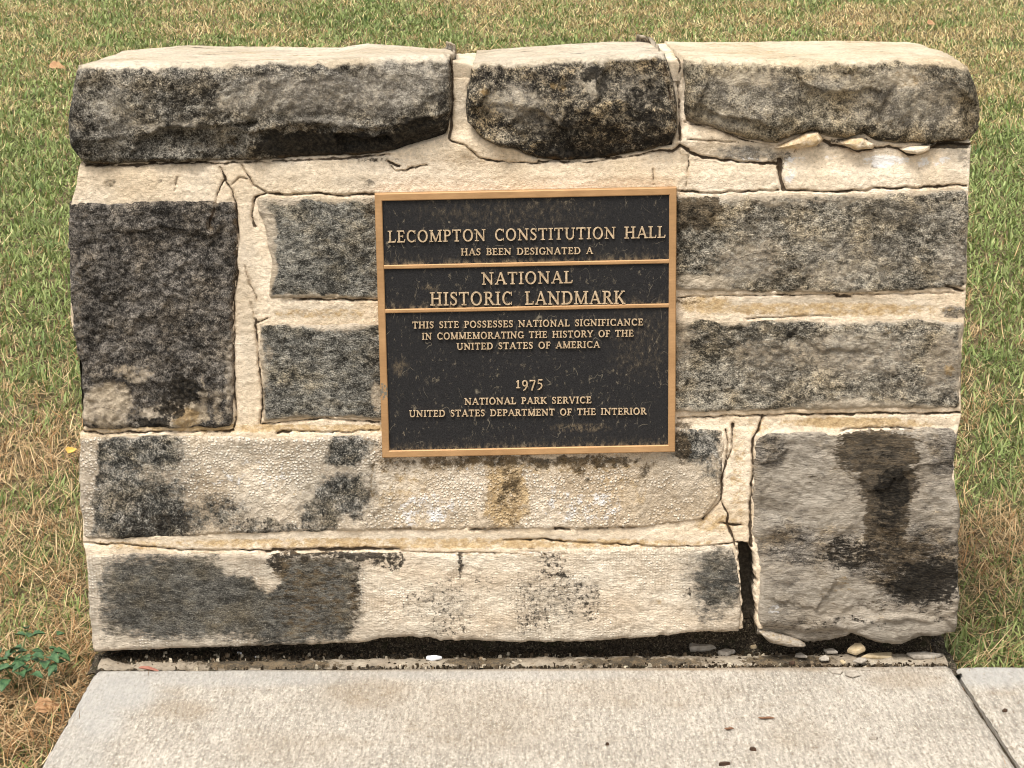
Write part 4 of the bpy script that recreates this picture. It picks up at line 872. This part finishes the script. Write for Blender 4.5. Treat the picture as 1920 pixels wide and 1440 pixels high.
tw = RNG.normal(0, .5, N); cs, sn = np.cos(tw), np.sin(tw); sidev = sidev * cs[:, None] + dirv * sn[:, None] * .6
P0 = np.stack([x, y, z + np.where(flat, RNG.uniform(.002, .02, N), 0)], 1); pts = [P0]
for k, fr_ in enumerate((.40, .35, .25)):
    a = tilt + bend * (k * .5); st = Lb * fr_
    pts.append(pts[-1] + np.concatenate([dirv * (np.sin(a) * st)[:, None], (np.maximum(np.cos(a), -.1 if k else 0) * st)[:, None]], 1))
wids = (1.0, .9, .6)
Vg = np.zeros((N, 7, 3), np.float32)
for k in range(3):
    off = np.concatenate([sidev * (wb * wids[k] / 2)[:, None], np.zeros((N, 1))], 1); Vg[:, 2 * k] = pts[k] - off; Vg[:, 2 * k + 1] = pts[k] + off
Vg[:, 6] = pts[3]; Vg[..., 2] = np.maximum(Vg[..., 2], (gz(x, y) + .001)[:, None])
i0 = (np.arange(N) * 7)[:, None]
Q = np.concatenate([i0 + np.array([[0, 1, 3, 2]]), i0 + np.array([[2, 3, 5, 4]])]); Tt = i0 + np.array([[4, 5, 6]])
v1 = RNG.random((N, 1)); v2 = RNG.random((N, 1))
green = np.array([.125, .195, .045]) * (1 - v1) + np.array([.34, .395, .160]) * v1
green = green * (1 - .35 * v2) + np.array([.25, .26, .075]) * .35 * v2
bl = sstep(.35, .9, cl2)[:, None] * .5; green = green * (1 - bl) + np.array([.055, .13, .045]) * bl
straw = np.array([.40, .255, .115]) * (1 - v1) + np.array([.66, .50, .29]) * v1
far = sstep(4.5, 8.5, d)[:, None]; straw = straw * (1 - far) + straw * np.array([1.02, 1.12, 1.05]) * far
rust = (RNG.random((N, 1)) < .13 - .09 * far + .3 * near[:, None] * (dry[:, None] > .7)); straw = np.where(rust, np.array([.27, .145, .06]) * (.7 + .7 * v2), straw)
bc = np.where(isdry[:, None], straw, green) * (.62 + .68 * RNG.random((N, 1)))
bc = np.clip(bc, 0.004, .8); Cg = np.ones((N, 7, 4), np.float32); Cg[..., :3] = bc[:, None, :]
tipmix = (RNG.random(N) < .35)[:, None] & ~isdry[:, None]
Cg[:, 6, :3] = np.where(tipmix, np.array([.30, .25, .11]), bc); Cg[:, 4:6, :3] = np.where(tipmix[:, None], bc[:, None] * .6 + np.array([.30, .25, .11]) * .4, bc[:, None])
go = mesh('grass', Vg.reshape(-1, 3), [Q, Tt], M_GRASS, None, {'Col': Cg.reshape(-1, 4)})
go['kind'] = 'stuff'; go['label'] = 'patchy lawn of short green and straw coloured grass around the wall'
# ------------------------------------------------------------------ weed
def mat_plain(name, c0, c1, rough=.6, sc=60, spec=.3, bump=.2):
    n = NT(name); a = n.noise(sc, 4, .65); return n.done(n.mix(n.mr(a, .35, .65), c0, c1), rough, n.bump(a, bump, .004), spec=spec)
M_LEAF = mat_plain('weed_leaf', (.020, .058, .022), (.075, .14, .055), .5, sc=160); M_STEM = mat_plain('weed_stem', (.06, .10, .03), (.12, .14, .05))
def tube(pts, rad, n=7):
    p = np.array(pts, float); t = np.gradient(p, axis=0); t /= np.linalg.norm(t, axis=1)[:, None] + 1e-9
    ref = np.array([.3, .2, .93]); a = np.cross(t, ref); a /= np.linalg.norm(a, axis=1)[:, None] + 1e-9; b = np.cross(t, a); r = np.broadcast_to(rad, len(p))
    V = np.concatenate([p[i] + r[i] * (np.cos(np.linspace(0, 2 * np.pi, n, endpoint=False))[:, None] * a[i] + np.sin(np.linspace(0, 2 * np.pi, n, endpoint=False))[:, None] * b[i]) for i in range(len(p))])[None][0]
    F = []
    for i in range(len(p) - 1):
        q = np.arange(n) + i * n; F.append(np.stack([q, np.roll(q, -1), np.roll(q, -1) + n, q + n], -1))
    return V, F
def leaf(base, dr, L, Wd, up, mat, parent, name='leaf', curl=.25, lobes=0.0, th=.0006, loc=None, seed=0):
    dr = np.array(dr, float); dr /= np.linalg.norm(dr); sd_ = np.cross(dr, up); sd_ /= np.linalg.norm(sd_) + 1e-9; nr = np.cross(sd_, dr)
    n, m = 15, 7; V = []
    for side in (1, -1):
        for i in range(n):
            t = i / (n - 1); hw_ = Wd / 2 * (math.sin(math.pi * min(1, t ** .75 * .98 + .02)) ** .8 + .02) * (1 + lobes * math.sin(t * 21 + seed))
            for j in range(m):
                q = j / (m - 1) * 2 - 1
                V.append(np.array(base) + dr * L * t + sd_ * hw_ * q + nr * (abs(q) * hw_ * .45 - curl * L * t * t + .06 * L * math.sin(5 * t + q * 2 + seed) * lobes + side * th))
    V = np.array(V); g = np.arange(n * m).reshape(n, m); f = np.stack([g[:-1, :-1], g[:-1, 1:], g[1:, 1:], g[1:, :-1]], -1).reshape(-1, 4)
    lp = np.concatenate([g[0, :], g[1:, -1], g[-1, -2::-1], g[-2:0, 0]]); N_ = n * m
    return mesh(name, V, [f, f[:, ::-1] + N_, np.stack([lp, lp + N_, np.roll(lp, -1) + N_, np.roll(lp, -1)], -1)], mat, parent, None, True, loc)
wx, wy = G(30, 1285, -.03); weed = thing('weed', 'small dark green broadleaf weed growing in dry grass beside the concrete', 'plant', (wx, wy, -.033))
tips = []
def stalk(p0, p1, n=5, sag=.01, nm='stem'):
    p0, p1 = np.array(p0), np.array(p1); ts = np.linspace(0, 1, 9)[:, None]
    pp = p0 + (p1 - p0) * ts; pp[:, 2] += sag * np.sin(np.pi * ts[:, 0]); V, F = tube(pp, np.linspace(.0017, .0008, 9)); mesh(nm, V, F, M_STEM, weed); return pp
root = np.array([wx, wy, -.033])
def at_px(px, py, z): a, b = G(px, py, z); return np.array([a, b, z])
st = [stalk(root, at_px(54, 1175, .035)), stalk(root, at_px(-20, 1215, .03)), stalk(root, at_px(100, 1222, .02)), stalk(root, at_px(5, 1270, .01))]
lv = [(54,1195,.035,.2,1,.030,.020),(50,1178,.04,-.3,.8,.026,.016),(62,1190,.036,.9,.2,.022,.015),(40,1215,.03,-.9,.3,.028,.02),(60,1230,.025,.7,-.3,.026,.018),(48,1245,.02,-.5,-.6,.03,.02),
      (100,1222,.022,.9,.3,.032,.024),(92,1232,.02,.6,-.6,.03,.022),(108,1228,.02,1,-.1,.026,.018),(85,1240,.015,.2,-1,.026,.02),(30,1235,.022,-.4,.7,.032,.024),(20,1250,.02,-.8,-.3,.034,.024),
      (5,1255,.015,-.6,-.7,.032,.024),(35,1262,.01,.5,-.8,.030,.022),(0,1225,.025,-.7,.5,.034,.024),(15,1275,.006,-.2,-1,.030,.02),(60,1265,.008,.8,-.5,.026,.018),(-10,1240,.02,-1,0,.034,.022)]
rw = random.Random(3); lv += [(rw.gauss(45, 38), rw.gauss(1235, 22), rw.uniform(.0, .025), rw.uniform(-1, 1), rw.uniform(-1, .6), rw.uniform(.014, .026), rw.uniform(.011, .018)) for _ in range(22)]
for k, (a, b, zz, dx, dy, L_, w_) in enumerate(lv):
    leaf(at_px(a, b, zz), (dx, dy, -.2 + .8 * random.random()), L_ * .85, w_ * .85, (0, 0, 1), M_LEAF, weed, curl=.35, lobes=.13, seed=k)
# ------------------------------------------------------------------ fallen leaves, flakes, crumbs
M_TAN = mat_plain('dry_tan_leaf', (.30, .16, .075), (.45, .27, .14), .7); M_RUST = mat_plain('rusty_leaf', (.30, .13, .06), (.42, .2, .10), .7); M_RED = mat_plain('red_leaf', (.24, .085, .06), (.34, .16, .11), .8)
M_YEL = mat_plain('yellow_leaf', (.55, .32, .06), (.65, .42, .10), .6)
def gpt(px, py, h=.03):
    dx, dy, dz = raydir(px, py); t = 2.0
    for _ in range(60):
        yy_ = CAMY + t * dy; t = (float(gz(np.array(0.), np.array(yy_))) + h - CAMH) / dz if yy_ < 1 else t + (CAMH + t * dz - float(gz(np.array(0.), np.array(yy_))) - h) / .2
    return np.array([t * dx, CAMY + t * dy, CAMH + t * dz])
def fallen(px, py, L_, w_, dr, mat, label, up=(.1, -.5, 1), h=.03, z=None, nm='fallen_leaf', lob=.12):
    p = gpt(px, py, h) if z is None else np.array([*G(px, py, z), z])
    d_ = np.array(dr, float); o = leaf(p - d_ / np.linalg.norm(d_) * L_ / 2, d_, L_, w_, up, mat, None, nm, .2, lob, loc=tuple(p), seed=px); tag(o, label, 'leaf'); return o
fallen(108, 125, .075, .06, (1, .3, .05), M_TAN, 'orange tan dead leaf on the lawn left of the wall')
fallen(1748, 44, .06, .05, (1, .5, .1), M_TAN, 'pale tan dead leaf on the lawn beyond the right end of the wall')
fallen(135, 843, .035, .022, (.3, 1, .2), M_YEL, 'small yellow leaf in the grass against the left end of the wall')
fallen(90, 1325, .04, .03, (1, .4, .1), M_TAN, 'pinkish tan dead leaf in the straw beside the concrete edge', h=.012)
fallen(1612, 45, .035, .03, (1, .2, .1), M_TAN, 'little round tan leaf on the lawn behind the right cap stone')
fallen(281, 1253, .036, .009, (1, -.05, .0), M_RED, 'red leaf scrap lying on the mortar strip near the left corner', up=(0, 0, 1), z=.004, lob=.05)
fallen(228, 1388, .03, .02, (.6, .7, .1), M_RUST, 'dark rusty leaf lying against the left edge of the concrete', h=.02) if False else None
M_FLAKE = mat_plain('limestone_flake', (.25, .215, .175), (.42, .37, .305), .9, 120, .2, .5); M_FLO = mat_plain('ochre_flake', (.40, .30, .175), (.52, .42, .27), .9, 120, .2, .5)
M_WHT = mat_plain('white_pebble', (.70, .70, .72), (.85, .85, .86), .6, 40, .4); M_CRUMB = mat_plain('dark_crumb', (.03, .018, .010), (.09, .05, .03), .9, 200)
M_TWIG = mat_plain('twig_bark', (.12, .06, .035), (.24, .13, .075), .9, 200)
def flake(px, py, L_, w_, rot, mat, label, cat='stone flake', z=0., th=.004, tilt=0., grp=None, nm='stone_flake', sides=5):
    x_, y_ = G(px, py, z); rr = random.Random(int(px * 7 + py)); n = sides
    an = [2 * math.pi * (k + rr.uniform(-.38, .38)) / n for k in range(n)]; rad = [rr.uniform(.6, 1.25) for _ in range(n)]
    c, s_ = math.cos(rot), math.sin(rot); V = []
    for sc_, hz_ in ((.93, 0.0), (1.0, th * .35), (.96, th * .8), (.82, th)):
        for a, r_ in zip(an, rad):
            a_, b_ = math.cos(a) * r_ * L_ / 2 * sc_, math.sin(a) * r_ * w_ / 2 * sc_
            V.append((x_ + a_ * c - b_ * s_, y_ + a_ * s_ + b_ * c, z + hz_ + tilt * (a_ + L_ / 2) + rr.uniform(-.1, .1) * th))
    F = [np.array([[k * n + i, k * n + (i + 1) % n, (k + 1) * n + (i + 1) % n, (k + 1) * n + i] for i in range(n)]) for k in range(3)]
    F += [np.array([list(range(3 * n, 4 * n))]), np.array([list(range(n))[::-1]])]
    o = mesh(nm, V, F, mat, None, None, False, (x_, y_, z)); tag(o, label, cat, grp); return o
FG = 'stone flakes fallen at the foot of the banded block'
flake(1605, 1226, .032, .030, .6, M_FLO, 'largest ochre stone flake, propped up in the pile under the banded block', z=.004, th=.008, tilt=.35, grp=FG)
flake(1558, 1224, .024, .02, .2, M_FLAKE, 'grey flake in the pile, just left of the largest ochre flake', z=.003, tilt=.1, grp=FG)
flake(1612, 1242, .026, .024, -.3, M_FLAKE, 'grey flake at the slab edge directly below the largest ochre flake', z=.004, tilt=.12, grp=FG)
flake(1567, 1259, .027, .026, .1, M_FLAKE, 'flat pale flake lying on the slab, the left of two side by side', z=.0005, th=.003, grp=FG)
flake(1598, 1264, .022, .03, -.15, M_FLAKE, 'flat pale flake lying on the slab, the right of two side by side', z=.0005, th=.003, grp=FG)
flake(1622, 1257, .016, .006, .1, M_FLAKE, 'thin sliver of stone pointing right from two flat flakes on the slab', z=.0005, th=.002, grp=FG)
flake(1545, 1238, .022, .016, .4, M_FLAKE, 'grey flake on the slab edge, left of the stone pile', z=.003, tilt=.1, grp=FG)
flake(1500, 1232, .022, .02, -.4, M_FLAKE, 'greenish grey flake at the left end of the stone pile', z=.003, tilt=.08, grp=FG)
flake(1580, 1243, .014, .014, .9, M_FLO, 'small ochre crumb between the flakes of the pile', z=.003, grp=FG)
flake(1485, 1245, .014, .012, .2, M_CRUMB, 'dark crumb on the slab edge left of the flake pile', 'crumb', z=.001, grp=FG)
flake(1650, 1232, .06, .02, .05, M_FLO, 'long thin tan slab fragment at the right of the flake pile', z=.000, th=.005, grp=FG)
flake(1730, 1232, .075, .024, .03, M_FLAKE, 'long flat fragment at the right corner under the banded block', z=.001, th=.006, grp=FG)
flake(1313, 1216, .058, .028, .06, M_FLAKE, 'flat grey stone lying in the dark gap below the long bottom block', z=-.004, th=.010, grp='loose stones in the gap under the wall')
flake(1412, 1216, .014, .014, .5, M_FLO, 'small tan crumb in the gap below the dark upright joint', z=-.003, th=.006, grp='loose stones in the gap under the wall')
flake(1360, 1228, .04, .018, .1, M_FLAKE, 'dusty tan lump at the front of the gap left of the upright joint', z=-.003, th=.008, grp='loose stones in the gap under the wall')
flake(1187, 1214, .013, .013, .3, M_WHT, 'bright white pebble in the dark gap under the wall', 'pebble', z=-.004, th=.016, nm='pebble')
flake(812, 1237, .024, .011, .12, M_WHT, 'elongated white chip on the mortar strip below the middle of the wall', 'stone chip', z=.002, th=.006, nm='stone_chip_loose')
flake(482, 1235, .009, .006, .2, M_WHT, 'tiny white chip in the soil under the left half of the wall', 'stone chip', z=-.006, th=.004, nm='stone_chip_loose')
flake(450, 1226, .012, .004, -.5, M_WHT, 'white splinter in the soil under the left half of the wall', 'stone chip', z=-.004, th=.003, nm='stone_chip_loose')
flake(1411, 1407, .010, .006, -.4, M_CRUMB, 'dark brown crumb on the open concrete below the flake pile', 'crumb', th=.005, nm='crumb')
flake(1138, 1397, .007, .004, .3, M_CRUMB, 'small black crumb on the concrete near its middle', 'crumb', th=.004, nm='crumb')
flake(1357, 1435, .020, .006, .25, M_CRUMB, 'long dark crumb at the very front of the concrete', 'crumb', th=.005, nm='crumb')
flake(1640, 1387, .016, .012, .1, M_FLAKE, 'pale pebble standing out of the concrete at the right', 'pebble', z=-.001, th=.005, nm='pebble')
flake(1884, 1334, .011, .008, .4, M_CRUMB, 'dark crumb on the neighbouring slab at the right edge', 'crumb', z=-.002, th=.004, nm='crumb')
for (px_, py_, L_, rot, lab) in ((1437, 1347, .024, .0, 'reddish brown twig lying level on the concrete'), (1367, 1367, .014, .1, 'short brown twig left of the reddish twig on the concrete')):
    x_, y_ = G(px_, py_, .002); ts = np.linspace(-.5, .5, 8)[:, None]; pp = np.array([[x_, y_, .003]]) + ts * L_ * np.array([[math.cos(rot), math.sin(rot), 0]]); pp[:, 1] += .0008 * np.sin(ts[:, 0] * 9)
    V, F = tube(pp, np.array([.0008, .0016, .0019, .0018, .002, .0019, .0014, .0007])); tag(mesh('twig', V, F, M_TWIG, None, None, True, (x_, y_, 0)), lab, 'twig')
